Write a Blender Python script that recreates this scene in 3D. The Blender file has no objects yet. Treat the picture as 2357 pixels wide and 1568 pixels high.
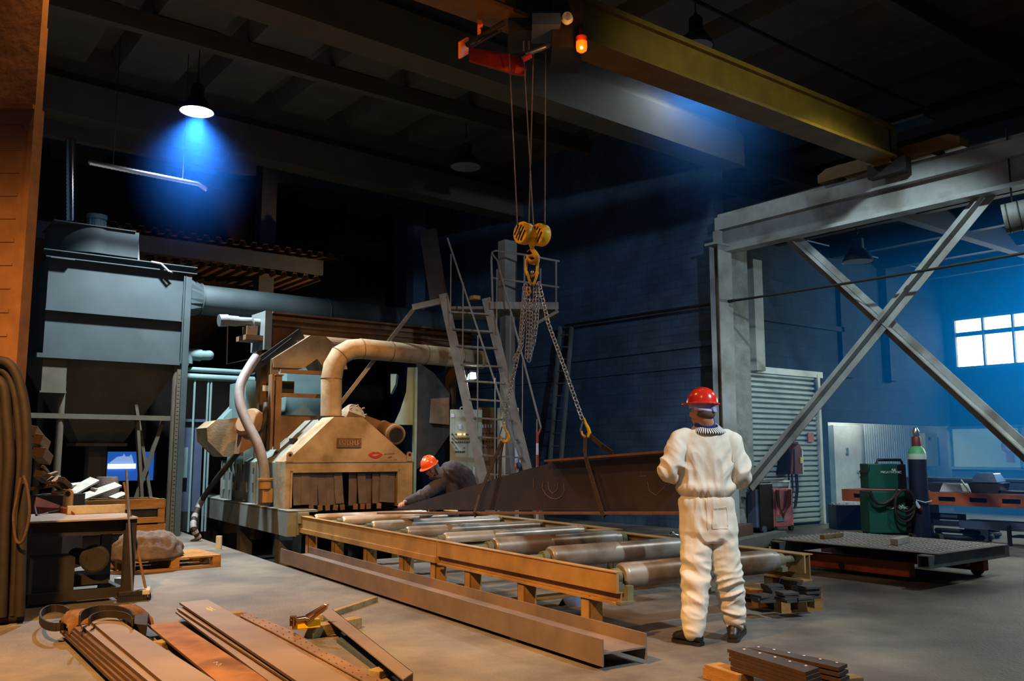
import bpy, bmesh, math, random
from mathutils import Vector, Matrix, noise
V = Vector
R = random.Random(7)
C = bpy.context.scene.collection
# ---------------------------------------------------------------- frames
F, TH, YAW, H = 2020.0, math.radians(7.25), math.radians(37.3), 1.4   # focal length in px, pitch, heading, eye height
def ray(px, py):
    X = (px-1178.5)/F; U = (784-py)/F
    y = math.cos(TH)-U*math.sin(TH); z = math.sin(TH)+U*math.cos(TH)
    c, s = math.cos(YAW), math.sin(YAW)
    return V((X*c+y*s, -X*s+y*c, z)), y
EYE = V((0, 0, H))
def G(px, py, z=0.0):
    r, _ = ray(px, py); return EYE+r*((z-H)/r.z)
def WX(px, py, x):
    r, _ = ray(px, py); return EYE+r*(x/r.x)
def WY(px, py, y):
    r, _ = ray(px, py); return EYE+r*(y/r.y)
def WD(px, py, d):
    r, y = ray(px, py); return EYE+r*(d/y)
CR = V((math.cos(YAW), -math.sin(YAW), 0)); CF = V((math.sin(YAW), math.cos(YAW), 0)); UP = V((0, 0, 1))
RT = math.radians(-4.5)
MT = Matrix.Translation((4.74, 4.91, 0)) @ Matrix.Rotation(RT, 4, 'Z')   # the conveyor's own frame: u across, v along
MTi = MT.inverted()
def TV(px, py, v):
    r, _ = ray(px, py); rr = MTi.to_3x3() @ r; o = MTi @ EYE
    return o+rr*((v-o.y)/rr.y)
def TU(px, py, u):
    r, _ = ray(px, py); rr = MTi.to_3x3() @ r; o = MTi @ EYE
    return o+rr*((u-o.x)/rr.x)
def frame(loc, rz=0): return Matrix.Translation(loc) @ Matrix.Rotation(rz, 4, 'Z')
# ---------------------------------------------------------------- mesh builder
def basis(d, up=UP):
    d = V(d).normalized(); up = V(up)
    if abs(d.dot(up)) > .98*up.length: up = V((0, 1, 0)) if abs(d.y) < .9 else V((1, 0, 0))
    a = up.cross(d).normalized(); b = d.cross(a)
    return a, b, d
class MB:
    def __init__(s, M=None): s.bm = bmesh.new(); s.M = M.copy() if M else Matrix()
    def v(s, p): return s.bm.verts.new(s.M @ V(p))
    def f(s, vs):
        try: return s.bm.faces.new(vs)
        except ValueError: return None
    def hexa(s, P, bev=0):
        vs = [s.v(p) for p in P]
        fs = [s.f([vs[i] for i in q]) for q in ((0,3,2,1),(4,5,6,7),(0,1,5,4),(1,2,6,5),(2,3,7,6),(3,0,4,7))]
        if bev:
            es = list({e for f in fs if f for e in f.edges})
            bmesh.ops.bevel(s.bm, geom=es, offset=bev, segments=2, affect='EDGES', profile=.5)
    def box(s, lo, hi, bev=0):
        x0,y0,z0 = lo; x1,y1,z1 = hi
        s.hexa([(x0,y0,z0),(x1,y0,z0),(x1,y1,z0),(x0,y1,z0),(x0,y0,z1),(x1,y0,z1),(x1,y1,z1),(x0,y1,z1)], bev)
    def bar(s, p, q, w, h, up=UP, bev=0):
        p, q = V(p), V(q); a, b, d = basis(q-p, up); a = a*w/2; b = b*h/2
        s.hexa([p-a-b, p+a-b, p+a+b, p-a+b, q-a-b, q+a-b, q+a+b, q-a+b], bev)
    def ibar(s, p, q, w, h, t=.012, up=UP):          # rolled I-section: w flange, h depth
        p, q = V(p), V(q); a, b, d = basis(q-p, up)
        s.bar(p+b*(h/2-t/2), q+b*(h/2-t/2), w, t, b); s.bar(p-b*(h/2-t/2), q-b*(h/2-t/2), w, t, b); s.bar(p, q, t*.8, h-2*t, b)
    def rtube(s, p, q, w, h, t=.01, up=UP):          # open-ended box tube
        p, q = V(p), V(q); a, b, d = basis(q-p, up)
        for k in (1, -1):
            s.bar(p+b*k*(h/2-t/2), q+b*k*(h/2-t/2), w, t, b); s.bar(p+a*k*(w/2-t/2), q+a*k*(w/2-t/2), t, h-2*t, b)
    def chan(s, p, q, w, h, t=.01, side=1, up=UP):   # U channel, web on one side
        p, q = V(p), V(q); a, b, d = basis(q-p, up)
        s.bar(p+a*side*(w/2-t/2), q+a*side*(w/2-t/2), t, h, b)
        for k in (1, -1): s.bar(p+b*k*(h/2-t/2)-a*side*t/2, q+b*k*(h/2-t/2)-a*side*t/2, w-t, t, b)
    def rings(s, RS, cap0=True, cap1=True, closed=False):
        L = [[s.v(p) for p in r] for r in RS]; n = len(L[0])
        m = len(L) if closed else len(L)-1
        for i in range(m):
            A, B = L[i], L[(i+1) % len(L)]
            for j in range(n): s.f([A[j], A[(j+1) % n], B[(j+1) % n], B[j]])
        if not closed:
            if cap0: s.f(L[0][::-1])
            if cap1: s.f(L[-1])
    def tube(s, pts, r, seg=10, cap=True, closed=False, flat=1.0):
        pts = [V(p) for p in pts]; n = len(pts)
        rr = r if isinstance(r, (list, tuple)) else [r]*n
        ref = None; RS = []
        for i in range(n):
            if closed: d = pts[(i+1) % n]-pts[i-1]
            else: d = pts[min(i+1, n-1)]-pts[max(i-1, 0)]
            d.normalize()
            if ref is None: ref = basis(d)[0]
            a = (ref-d*ref.dot(d))
            if a.length < 1e-5: a = basis(d)[0]
            a.normalize(); ref = a; b = d.cross(a)
            RS.append([pts[i]+(a*math.cos(t)+b*math.sin(t)*flat)*rr[i] for t in [2*math.pi*k/seg for k in range(seg)]])
        s.rings(RS, cap, cap, closed)
    def cyl(s, p, q, r, r2=None, seg=20): s.tube([p, q], [r, r if r2 is None else r2], seg)
    def pipe(s, p, q, r, t=.01, seg=24):             # hollow pipe
        p, q = V(p), V(q); a, b, d = basis(q-p)
        cs = [a*math.cos(2*math.pi*k/seg)+b*math.sin(2*math.pi*k/seg) for k in range(seg)]
        s.rings([[p+c*r for c in cs], [q+c*r for c in cs], [q+c*(r-t) for c in cs], [p+c*(r-t) for c in cs]], closed=True)
    def prism(s, poly, ext):
        ext = V(ext); A = [V(p) for p in poly]
        s.rings([A, [p+ext for p in A]])
    def slab(s, quad, t, bev=0):                     # quad (top face) given thickness downwards
        q = [V(p) for p in quad]; d = V((0, 0, -t))
        s.hexa([p+d for p in q]+q, bev)
    def sph(s, c, r, seg=16, rings=10, M3=None):
        c = V(c); r = V((r, r, r)) if isinstance(r, (int, float)) else V(r); M3 = M3 or Matrix.Identity(3)
        RS = []
        for i in range(rings+1):
            th = math.pi*(i+.001)/(rings+.002); z = -math.cos(th); k = math.sin(th)
            RS.append([c+M3 @ V((r.x*k*math.cos(2*math.pi*j/seg), r.y*k*math.sin(2*math.pi*j/seg), r.z*z)) for j in range(seg)])
        s.rings(RS)
    def lathe(s, c, prof, axis=UP, seg=28, ref=None, sx=1, cap=True):
        c = V(c); a, b, d = basis(axis, ref or UP)
        s.rings([[c+d*h+(a*math.cos(2*math.pi*k/seg)*sx+b*math.sin(2*math.pi*k/seg))*max(r, 1e-4) for k in range(seg)] for r, h in prof], cap, cap)
    def torus(s, c, ax, R0, r, seg=24, seg2=8, sx=1, ref=UP):
        c = V(c); a, b, d = basis(ax, ref)
        s.tube([c+a*math.cos(2*math.pi*k/seg)*R0+b*math.sin(2*math.pi*k/seg)*R0*sx for k in range(seg)], r, seg2, closed=True)
    def link(s, c, d, side, L, W, r, seg=6):         # one oval chain link
        c = V(c); d = V(d).normalized(); a = (V(side)-d*V(side).dot(d)).normalized()
        h = L/2-W/2; P = []
        for k in range(5): t = -math.pi/2+math.pi*k/4; P.append(c+d*(h+math.cos(t)*W/2)+a*math.sin(t)*W/2)
        for k in range(5): t = math.pi/2+math.pi*k/4; P.append(c+d*(-h+math.cos(t)*W/2)+a*math.sin(t)*W/2)
        s.tube(P, r, seg, closed=True)
# ---------------------------------------------------------------- objects
WM = {}
def fin(o, mb, m, smooth, inv):
    bmesh.ops.recalc_face_normals(mb.bm, faces=mb.bm.faces[:])
    mb.bm.transform(inv); mb.bm.to_mesh(o.data); mb.bm.free()
    for mm in (m if isinstance(m, (list, tuple)) else [m]): o.data.materials.append(mm)
    if smooth:
        for p in o.data.polygons: p.use_smooth = True
        if smooth != 'all':
            try: o.data.set_sharp_from_angle(angle=math.radians(38))
            except Exception: pass
    return o
def tag(o, label, cat, group=None, kind=None):
    if label: o['label'] = label
    if cat: o['category'] = cat
    if group: o['group'] = group
    if kind: o['kind'] = kind
    return o
def thing(name, label, cat, loc, rz=0, group=None):
    o = bpy.data.objects.new(name, None); C.objects.link(o); o.empty_display_size = .1
    o.location = loc; o.rotation_euler = (0, 0, rz); WM[o.name] = frame(loc, rz)
    return tag(o, label, cat, group)
def part(name, mb, m, parent, smooth=False, label=None, kind=None):
    o = bpy.data.objects.new(name, bpy.data.meshes.new(name)); C.objects.link(o); o.parent = parent
    W = WM[parent.name]; WM[o.name] = W
    fin(o, mb, m, smooth, W.inverted())
    if label: o['label'] = label
    if kind: o['kind'] = kind
    return o
def solo(name, mb, m, label, cat, group=None, smooth=False, kind=None):
    xs = [v.co for v in mb.bm.verts]
    c = V(((min(p.x for p in xs)+max(p.x for p in xs))/2, (min(p.y for p in xs)+max(p.y for p in xs))/2, min(p.z for p in xs)))
    o = bpy.data.objects.new(name, bpy.data.meshes.new(name)); C.objects.link(o); o.location = c
    WM[o.name] = Matrix.Translation(c)
    fin(o, mb, m, smooth, Matrix.Translation(-c))
    return tag(o, label, cat, group, kind)
def struct(name, mb, m, parent=None, smooth=False, label=None):
    if parent: return part(name, mb, m, parent, smooth)
    o = solo(name, mb, m, label, None, None, smooth, 'structure'); return o
def dup(root, loc, rz=0, label=None):
    r = root.copy(); C.objects.link(r); r.location = loc; r.rotation_euler = (0, 0, rz); WM[r.name] = frame(loc, rz)
    if label: r['label'] = label
    for ch in list(root.children):
        c = ch.copy(); C.objects.link(c); c.parent = r
        for g in list(ch.children):
            d = g.copy(); C.objects.link(d); d.parent = c
    return r
# ---------------------------------------------------------------- materials
def lin(h):
    h = h.lstrip('#'); return tuple(((int(h[i:i+2], 16)/255+.055)/1.055)**2.4 if int(h[i:i+2], 16) > 10 else int(h[i:i+2], 16)/255/12.92 for i in (0, 2, 4))+(1,)
def mat(name, c, c2=None, scale=5, rough=.6, metal=0, bump=0, st=(1,1,1), lo=.35, hi=.65, spec=.4, bscale=None, c3=None, s3=1.3):
    m = bpy.data.materials.new(name); m.use_nodes = True; N = m.node_tree.nodes; L = m.node_tree.links
    b = N['Principled BSDF']; b.inputs['Roughness'].default_value = rough; b.inputs['Metallic'].default_value = metal
    b.inputs['Specular IOR Level'].default_value = spec
    c = lin(c) if isinstance(c, str) else c
    b.inputs['Base Color'].default_value = c; m.diffuse_color = c
    if c2 or bump:
        tc = N.new('ShaderNodeTexCoord'); mp = N.new('ShaderNodeMapping'); mp.inputs['Scale'].default_value = st
        L.new(tc.outputs['Object'], mp.inputs['Vector'])
    if c2:
        c2 = lin(c2) if isinstance(c2, str) else c2
        nz = N.new('ShaderNodeTexNoise'); nz.inputs['Scale'].default_value = scale; nz.inputs['Detail'].default_value = 7; nz.inputs['Roughness'].default_value = .62
        L.new(mp.outputs['Vector'], nz.inputs['Vector'])
        rp = N.new('ShaderNodeValToRGB'); rp.color_ramp.elements[0].position = lo; rp.color_ramp.elements[1].position = hi
        rp.color_ramp.elements[0].color = c; rp.color_ramp.elements[1].color = c2
        L.new(nz.outputs['Fac'], rp.inputs['Fac']); out = rp.outputs['Color']
        if c3:
            n2 = N.new('ShaderNodeTexNoise'); n2.inputs['Scale'].default_value = s3; n2.inputs['Detail'].default_value = 5
            L.new(mp.outputs['Vector'], n2.inputs['Vector'])
            r2 = N.new('ShaderNodeValToRGB'); r2.color_ramp.elements[0].position = .48; r2.color_ramp.elements[1].position = .66
            L.new(n2.outputs['Fac'], r2.inputs['Fac'])
            mx = N.new('ShaderNodeMix'); mx.data_type = 'RGBA'; mx.inputs['B'].default_value = lin(c3)
            L.new(r2.outputs['Color'], mx.inputs['Factor']); L.new(out, mx.inputs['A']); out = mx.outputs['Result']
        L.new(out, b.inputs['Base Color'])
        rr = N.new('ShaderNodeMapRange'); rr.inputs['To Min'].default_value = max(.05, rough-.1); rr.inputs['To Max'].default_value = min(1, rough+.12)
        L.new(nz.outputs['Fac'], rr.inputs['Value']); L.new(rr.outputs['Result'], b.inputs['Roughness'])
    if bump:
        n3 = N.new('ShaderNodeTexNoise'); n3.inputs['Scale'].default_value = bscale or scale*6; n3.inputs['Detail'].default_value = 4
        L.new(mp.outputs['Vector'], n3.inputs['Vector'])
        bp = N.new('ShaderNodeBump'); bp.inputs['Strength'].default_value = bump; bp.inputs['Distance'].default_value = .02
        L.new(n3.outputs['Fac'], bp.inputs['Height']); L.new(bp.outputs['Normal'], b.inputs['Normal'])
    return m
def emit(name, c, s):
    m = bpy.data.materials.new(name); m.use_nodes = True; b = m.node_tree.nodes['Principled BSDF']
    c = lin(c) if isinstance(c, str) else c
    b.inputs['Base Color'].default_value = c; b.inputs['Emission Color'].default_value = c; b.inputs['Emission Strength'].default_value = s
    return m
def bricks(name, c1, c2, mortar, scale=1.0, bw=.4, bh=.2, rough=.9, axis='x'):
    m = mat(name, c1, rough=rough); N = m.node_tree.nodes; L = m.node_tree.links; b = N['Principled BSDF']
    tc = N.new('ShaderNodeTexCoord'); sp = N.new('ShaderNodeSeparateXYZ'); cb = N.new('ShaderNodeCombineXYZ')
    L.new(tc.outputs['Object'], sp.inputs[0]); L.new(sp.outputs['X' if axis == 'x' else 'Y'], cb.inputs['X']); L.new(sp.outputs['Z'], cb.inputs['Y'])
    bt = N.new('ShaderNodeTexBrick'); bt.inputs['Scale'].default_value = scale; bt.inputs['Brick Width'].default_value = bw; bt.inputs['Row Height'].default_value = bh
    bt.inputs['Mortar Size'].default_value = .012; bt.inputs['Color1'].default_value = lin(c1); bt.inputs['Color2'].default_value = lin(c2); bt.inputs['Mortar'].default_value = lin(mortar)
    L.new(cb.outputs[0], bt.inputs['Vector'])
    nz = N.new('ShaderNodeTexNoise'); nz.inputs['Scale'].default_value = 1.7; nz.inputs['Detail'].default_value = 8; L.new(tc.outputs['Object'], nz.inputs['Vector'])
    mx = N.new('ShaderNodeMix'); mx.data_type = 'RGBA'; mx.blend_type = 'MULTIPLY'; mx.inputs['Factor'].default_value = .8
    L.new(bt.outputs['Color'], mx.inputs['A']); L.new(nz.outputs['Color'], mx.inputs['B'])
    rp = N.new('ShaderNodeValToRGB'); rp.color_ramp.elements[0].position = .3; rp.color_ramp.elements[1].position = .7; rp.color_ramp.elements[0].color = (.35,.35,.35,1)
    L.new(nz.outputs['Fac'], rp.inputs['Fac']); L.new(rp.outputs['Color'], mx.inputs['B'])
    L.new(mx.outputs['Result'], b.inputs['Base Color'])
    bp = N.new('ShaderNodeBump'); bp.inputs['Strength'].default_value = .5; bp.inputs['Distance'].default_value = .02; bp.invert = True
    L.new(bt.outputs['Fac'], bp.inputs['Height']); L.new(bp.outputs['Normal'], b.inputs['Normal'])
    return m
K = dict(
 floor = mat('concrete_floor', '56504a', '777064', 1.6, .6, bump=.3, bscale=40, c3='423d39', s3=.7, lo=.32, hi=.68),
 wall = bricks('haze_tinted_wall', '39516b', '3e5772', '354c64', 1, .3, .15, axis='y'),  # haze veil before the wall is put into its blue colour
 bayw = bricks('haze_tinted_bay_wall', '183549', '1d3b50', '152f42', 1, .5, .25),  # blue of the bay haze painted into the blocks
 darkw = mat('dark_wall', '24221f', '302c27', 1.2, .95),  # very dark brown for back wall, booth and pit
 ceil = mat('ceiling_slab', '4c473a', '5a5445', 1.5, .9, bump=.1),
 beamc = mat('concrete_beam', '4c4738', '565040', 2, .9, bump=.15),
 stairp = mat('stair_grey', '7c766e', '6a645c', 3, .7, c3='5a5047'),
 chainm = mat('galvanised_chain', 'c2c6cc', 'a8acb2', 20, .3, metal=.6),
 brace = mat('grey_paint', '9a9c98', '8a8c88', 3, .6, c3='6a675f'),
 ccol = mat('weathered_concrete', '93948c', '74756e', 4, .95, bump=.7, bscale=14),
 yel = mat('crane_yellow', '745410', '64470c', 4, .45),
 yhook = mat('hook_yellow', 'f2bc08', 'e0a804', 9, .4, c3='a8741a', s3=9),
 dark = mat('dark_steel', '1d1b1a', '2a2725', 5, .6, metal=.3),
 black = mat('black_rubber', '101010', '181716', 8, .7),
 steel = mat('bare_steel', 'a7a5a2', '8c8a88', 9, .32, metal=.95),
 chrome = mat('bright_steel', 'd8d8d8', 'bdbdbd', 9, .18, metal=1),
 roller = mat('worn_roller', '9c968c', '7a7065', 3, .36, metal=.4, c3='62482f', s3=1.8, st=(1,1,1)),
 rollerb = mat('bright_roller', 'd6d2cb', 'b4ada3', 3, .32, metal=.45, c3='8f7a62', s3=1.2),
 motorp = mat('motor_grey', '6b7275', '5d6467', 4, .5),
 ochre = mat('ochre_paint', 'a98550', '977443', 4, .55, c3='86673d', s3=2.2, bump=.05),
 olive = mat('olive_steel', '6c6b50', '5b5a44', 5, .6),
 mach = mat('dusty_beige', '8f7d63', '766448', 5, .8, c3='a39278', s3=2, bump=.12),
 machg = mat('dusty_grey_green', '747b78', '666d6a', 4, .75, c3='5d574c'),
 dust = mat('collector_grey', '384246', '2f393d', 2, .5, c3='3e494d', s3=.8),
 dustd = mat('hopper_grey', '4f493d', '453f35', 3, .8),
 brownp = mat('brown_dust', '6b5038', '58402c', 4, .85, c3='7b5f45'),
 rubber = mat('curtain_rubber', '5a5250', '4c4544', 6, .8),
 red = mat('red_paint', 'b03020', '8f2418', 6, .6),
 beam = mat('rusty_primer', '372f31', '2e282b', 3, .6, c3='433838', s3=1.6, bump=.05),
 rust = mat('rust_edge', '845228', '6a3f1f', 8, .8, bump=.1),
 ibm = mat('mill_scale', '6d615c', '5f544f', 4, .55, c3='7d6a5a', s3=1.2),
 plate = mat('steel_plate', '80736e', '71645e', 2.2, .42, metal=.25, c3='8b7d76', s3=.8),
 rplate = mat('rusted_plate', '86603f', '6b4a30', 3.2, .75, c3='543a28', s3=2.4),
 plated = mat('dark_plate', '5a5452', '474241', 3, .45, metal=.3),
 edge = mat('plate_edge', '4b3526', '3a281c', 6, .8),
 wood = mat('pallet_wood', 'a67c44', '916733', 6, .8, st=(1,1,5), bump=.2, c3='7b5a32'),
 woodd = mat('old_timber', '8a7a52', '6d6040', 6, .9, bump=.3, c3='57492d'),
 woodg = mat('grey_timber', 'a9a59c', '8c887e', 6, .85, bump=.2),
 sack = mat('dirty_sack', '6e5f58', '4f443f', 7, .9, bump=.3),
 card = mat('brown_panel', '7a5230', '684526', 3, .85, bump=.3, bscale=9, c3='583a20'),
 hose = mat('dark_hose', '221811', '150e0a', 8, .7),
 greyh = mat('grey_hose', '7d7b80', '6f6d72', 8, .6),
 white = mat('white_paint', 'c9cfcc', 'b5bcba', 4, .5),
 cab = mat('cabinet_grey_green', 'a3aea2', '96a196', 3, .5),
 cabb = mat('cabinet_brown', '7a5a40', '6a4d36', 3, .6),
 paper = mat('paper', 'd4d6e6', 'c8cade', 4, .8),
 blackp = mat('black_plastic', '0e0f10', rough=.4),
 orangeh = mat('orange_helmet', 'e25a1c', rough=.28, spec=.6),
 redh = mat('red_helmet', 'd0281a', rough=.22, spec=.7),
 lav = mat('lavender_plastic', '9c98c0', rough=.4),
 suit = mat('off_white_coverall', 'd9d3c4', 'cec6b4', 5, .9, bump=.04, bscale=60, c3='c9bca8', s3=2.2),
 boot = mat('black_boot', '15130f', '221d17', 8, .4),
 skin = mat('skin', 'b07a5e', 'a06c52', 9, .5),
 jacket = mat('dark_jacket', '4d464b', '3e383d', 6, .85, bump=.2, bscale=60),
 hood = mat('grey_hood', '6b7280', '5d6470', 8, .9),
 jeans = mat('blue_jeans', '2e3b56', '263148', 9, .9),
 navy = mat('navy_collar', '1d2f78', '18286a', 9, .8),
 shutter = mat('shutter_grey', 'a5b0ae', '97a2a0', 3, .5),
 orange = mat('orange_paint', 'b0562a', '984a26', 4, .6, c3='6b3a28', s3=2),
 brownb = mat('brown_primer', '6a4a46', '5c403c', 4, .7),
 tube = mat('grey_tube', '6d7370', '5f6562', 5, .6, c3='554b44'),
 checker = mat('checker_plate', '86837c', '77746d', 6, .45, metal=.3),
 tread = mat('lightened_tread', 'd8d5ce', 'c2bfb8', 6, .4, metal=.3),  # same metal as the plate, shading contrast put into a lighter colour
 perfm = mat('brown_strip', '6d5640', '5d4834', 4, .6, c3='7a634c'),
 rplated = mat('rusty_stack', '4f3a2a', '3d2c20', 5, .75, c3='5d442f'),
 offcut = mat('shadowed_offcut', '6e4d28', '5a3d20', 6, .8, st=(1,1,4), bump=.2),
 green = mat('welder_green', '0b4a3c', '094034', 4, .5),
 cylb = mat('cylinder_navy', '131c36', '10172c', 4, .45),
 maroon = mat('maroon', '5c1f22', rough=.5),
 gband = mat('green_band', '3f8a55', rough=.5),
 pink = mat('faded_red', 'c0606a', 'a84f58', 4, .6, c3='d08a90', s3=3),
 yelc = mat('pale_yellow', 'c9c35c', rough=.6),
 yelb = mat('bright_yellow', 'f0b000', 'e0a000', 8, .4),
 copper = mat('coppery_steel', 'd8a878', 'c09060', 8, .2, metal=1),
 teal = mat('grey_teal', '6f8a8c', '637d80', 4, .6),
 blued = mat('blue_grey_sheet', '3f4d66', '37445c', 4, .6),
 deck = mat('galvanised_deck', '6a5a48', '5a4c3c', 5, .6, metal=.3),
 flex = mat('flexible_foil_duct', 'c8ccd0', rough=.18, metal=1),
 chalk = mat('chalk', 'a8958c', rough=.9),
 rope = mat('wire_rope', '8a6f62', '6f5a50', 20, .5, metal=.5),
 web = mat('dirty_webbing', '4a3626', '3a2a1d', 12, .9, bump=.3),
 stripe = None)
def striped(name, a, b, scale, axis='x'):
    m = mat(name, a, rough=.9); N = m.node_tree.nodes; L = m.node_tree.links
    tc = N.new('ShaderNodeTexCoord'); w = N.new('ShaderNodeTexWave'); w.inputs['Scale'].default_value = scale; w.inputs['Distortion'].default_value = .6; w.bands_direction = 'X' if axis == 'x' else 'Z'
    w.inputs['Detail Scale'].default_value = .6
    L.new(tc.outputs['Object'], w.inputs['Vector'])
    rp = N.new('ShaderNodeValToRGB'); rp.color_ramp.interpolation = 'CONSTANT'; rp.color_ramp.elements[1].position = .55
    rp.color_ramp.elements[0].color = lin(a); rp.color_ramp.elements[1].color = lin(b)
    L.new(w.outputs['Fac'], rp.inputs['Fac']); L.new(rp.outputs['Color'], N['Principled BSDF'].inputs['Base Color'])
    return m
# ================================================================ SETTING
PU0, PU1, PV0, PV1 = -.68, 2.15, 5.65, 13.9                          # the pit under the blasting machine, in the conveyor frame
m = MB(MT); m.box((-14, -9, -.3), (PU0, 20, 0)); m.box((PU1, -9, -.3), (21, 20, 0)); m.box((PU0, -9, -.3), (PU1, PV0, 0)); m.box((PU0, PV1, -.3), (PU1, 20, 0))
struct('floor', m, K['floor'])
m = MB(MT); m.box((PU0, PV0, -.9), (PU1, PV1, -.8)); m.box((PU0-.1, PV0, -.9), (PU0, PV1, -.3)); m.box((PU1, PV0, -.9), (PU1+.1, PV1, -.3)); m.box((PU0, PV0-.1, -.9), (PU1, PV0, -.3)); m.box((PU0, PV1, -.9), (PU1, PV1+.1, -.3))
struct('floor_pit', m, K['darkw'])
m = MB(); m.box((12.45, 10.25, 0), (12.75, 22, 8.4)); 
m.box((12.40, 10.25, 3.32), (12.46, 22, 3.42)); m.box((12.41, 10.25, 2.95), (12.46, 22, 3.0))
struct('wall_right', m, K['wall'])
m = MB(); m.box((-5, 22, 0), (12.75, 22.3, 9)); struct('wall_back', m, K['darkw'])
# right-hand bay
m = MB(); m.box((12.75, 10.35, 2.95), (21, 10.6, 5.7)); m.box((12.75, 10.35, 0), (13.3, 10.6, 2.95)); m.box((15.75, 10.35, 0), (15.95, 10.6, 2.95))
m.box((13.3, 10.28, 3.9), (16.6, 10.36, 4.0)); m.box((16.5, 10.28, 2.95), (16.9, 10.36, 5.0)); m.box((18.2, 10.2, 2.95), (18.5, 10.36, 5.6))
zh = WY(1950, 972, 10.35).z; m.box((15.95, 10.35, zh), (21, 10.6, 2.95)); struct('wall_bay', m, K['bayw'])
m = MB(); m.box((15.75, 12.3, 0), (25.5, 12.5, 2.95)); m.box((15.75, 10.6, 2.93), (25.5, 12.5, 3.1)); m.box((25.4, 10.3, 0), (25.5, 12.5, 2.95)); m.box((15.75, 10.6, 0), (15.95, 12.4, 2.95)); struct('wall_recess', m, K['white'])
m = MB()
for z0, z1 in ((0, 1.03), (1.97, 3.37), (4.12, 4.22), (4.54, 5.75)): m.box((21, -4, z0), (21.2, 10.4, z1))
m.box((21, 10.12, 3.37), (21.2, 10.4, 4.54)); m.box((21, -4, 1.03), (21.2, 7.2, 1.97)); m.box((21, -4, 3.37), (21.2, 2.0, 4.54))
struct('wall_far', m, mat('blue_grey_wall', '3c4a56', '35424d', 1.2, .9))
# windows in the far wall: frame with two rows of panes
daylight = emit('daylit_pane', 'e8f4ff', 5.0)
m = MB(); 
ys = [10.12-.66*k for k in range(13)]
for y in ys: m.box((20.97, y-.02, 3.37), (21.1, y+.02, 4.54))
m.box((20.96, 2.0, 3.34), (21.1, 10.14, 3.40)); m.box((20.96, 2.0, 4.51), (21.1, 10.14, 4.57))
w1 = struct('window_1', m, K['tube'], label='long two-row window high on the far right wall')
for z0, z1 in ((3.40, 4.12), (4.22, 4.52)):
    for k in range(12):
        q = MB(); q.box((21.06, ys[k+1]+.02, z0), (21.08, ys[k]-.02, z1)); struct('pane', q, daylight, w1)
m = MB()
for y in (10.4, 8.8, 7.2): m.box((20.95, y-.03, 1.03), (21.1, y+.03, 1.97))
m.box((20.95, 7.2, 1.0), (21.1, 10.4, 1.06)); m.box((20.95, 7.2, 1.94), (21.1, 10.4, 2.0))
w2 = struct('window_2', m, K['teal'], label='office window beside the yellow first-aid cabinet')
glass = bpy.data.materials.new('office_glass'); glass.use_nodes = True
gb = glass.node_tree.nodes['Principled BSDF']; gb.inputs['Alpha'].default_value = .25; gb.inputs['Roughness'].default_value = .05; gb.inputs['Base Color'].default_value = (.5, .6, .7, 1)
for a, b in ((8.83, 10.37), (7.23, 8.77)):
    q = MB(); q.box((21.02, a, 1.06), (21.03, b, 1.94)); struct('pane', q, glass, w2)
m = MB(); m.box((22.6, 6.5, .3), (22.7, 11.2, 2.6)); struct('wall_office', m, emit('glowing_office_wall', '6f9a9a', .35))  # wall made to glow in place of office lighting
m = MB(); m.box((22.55, 7.9, 1.2), (22.59, 8.5, 1.95)); struct('window_4', m, emit('office_daylight', 'e6f6ff', 4), label='small bright window at the back of the office')
m = MB(); m.torus((22.54, 9.72, 1.55), (1, 0, 0), .15, .045, 24, 8); m.box((22.5, 9.64, 1.15), (22.6, 9.8, 1.36))
solo('wall_emblem', m, K['red'], 'round red emblem on the back wall of the office', 'emblem')
m = MB(); m.box((22.5, 8.75, 1.1), (22.6, 9.25, 1.75)); solo('office_notice', m, K['paper'], 'pale notice sheet on the office wall, seen through glass', 'notice')
# small blue-lit opening low in the back, seen under the hopper
m = MB(); a = WY(248, 1040, 18.5); b = WY(356, 1106, 18.5)
m.box((a.x-.35, 18.5, .1), (a.x-.0, 18.7, 3)); m.box((b.x, 18.5, .1), (b.x+2.2, 18.7, 3)); m.box((a.x, 18.5, a.z), (b.x, 18.7, 3)); m.box((a.x, 18.5, 0), (b.x, 18.7, b.z))
struct('wall_booth', m, K['darkw'])
w3 = m = MB(); m.box((a.x, 18.62, b.z), (b.x, 18.66, a.z)); w3 = struct('window_3', m, emit('blue_opening', '1f4f9e', 1.1), label='blue-lit opening low behind the collector hopper')
m = MB(); c = WY(248, 1077, 18.6); d = WY(312, 1070, 18.6); m.box((c.x, 18.58, c.z-.02), (d.x, 18.61, d.z+.02)); struct('bright_strip', m, emit('white_glow', 'e8f2ff', 3), w3)
m = MB(); P = [WY(x, y, 18.6) for x, y in ((252, 1066), (270, 1052), (283, 1050), (286, 1045), (289, 1051), (299, 1051), (302, 1046), (305, 1053), (308, 1066))]
m.prism(P, (0, .02, 0)); struct('pale_outline', m, emit('pale_blue_glow', '7f9fd0', 1.0), w3)
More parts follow.
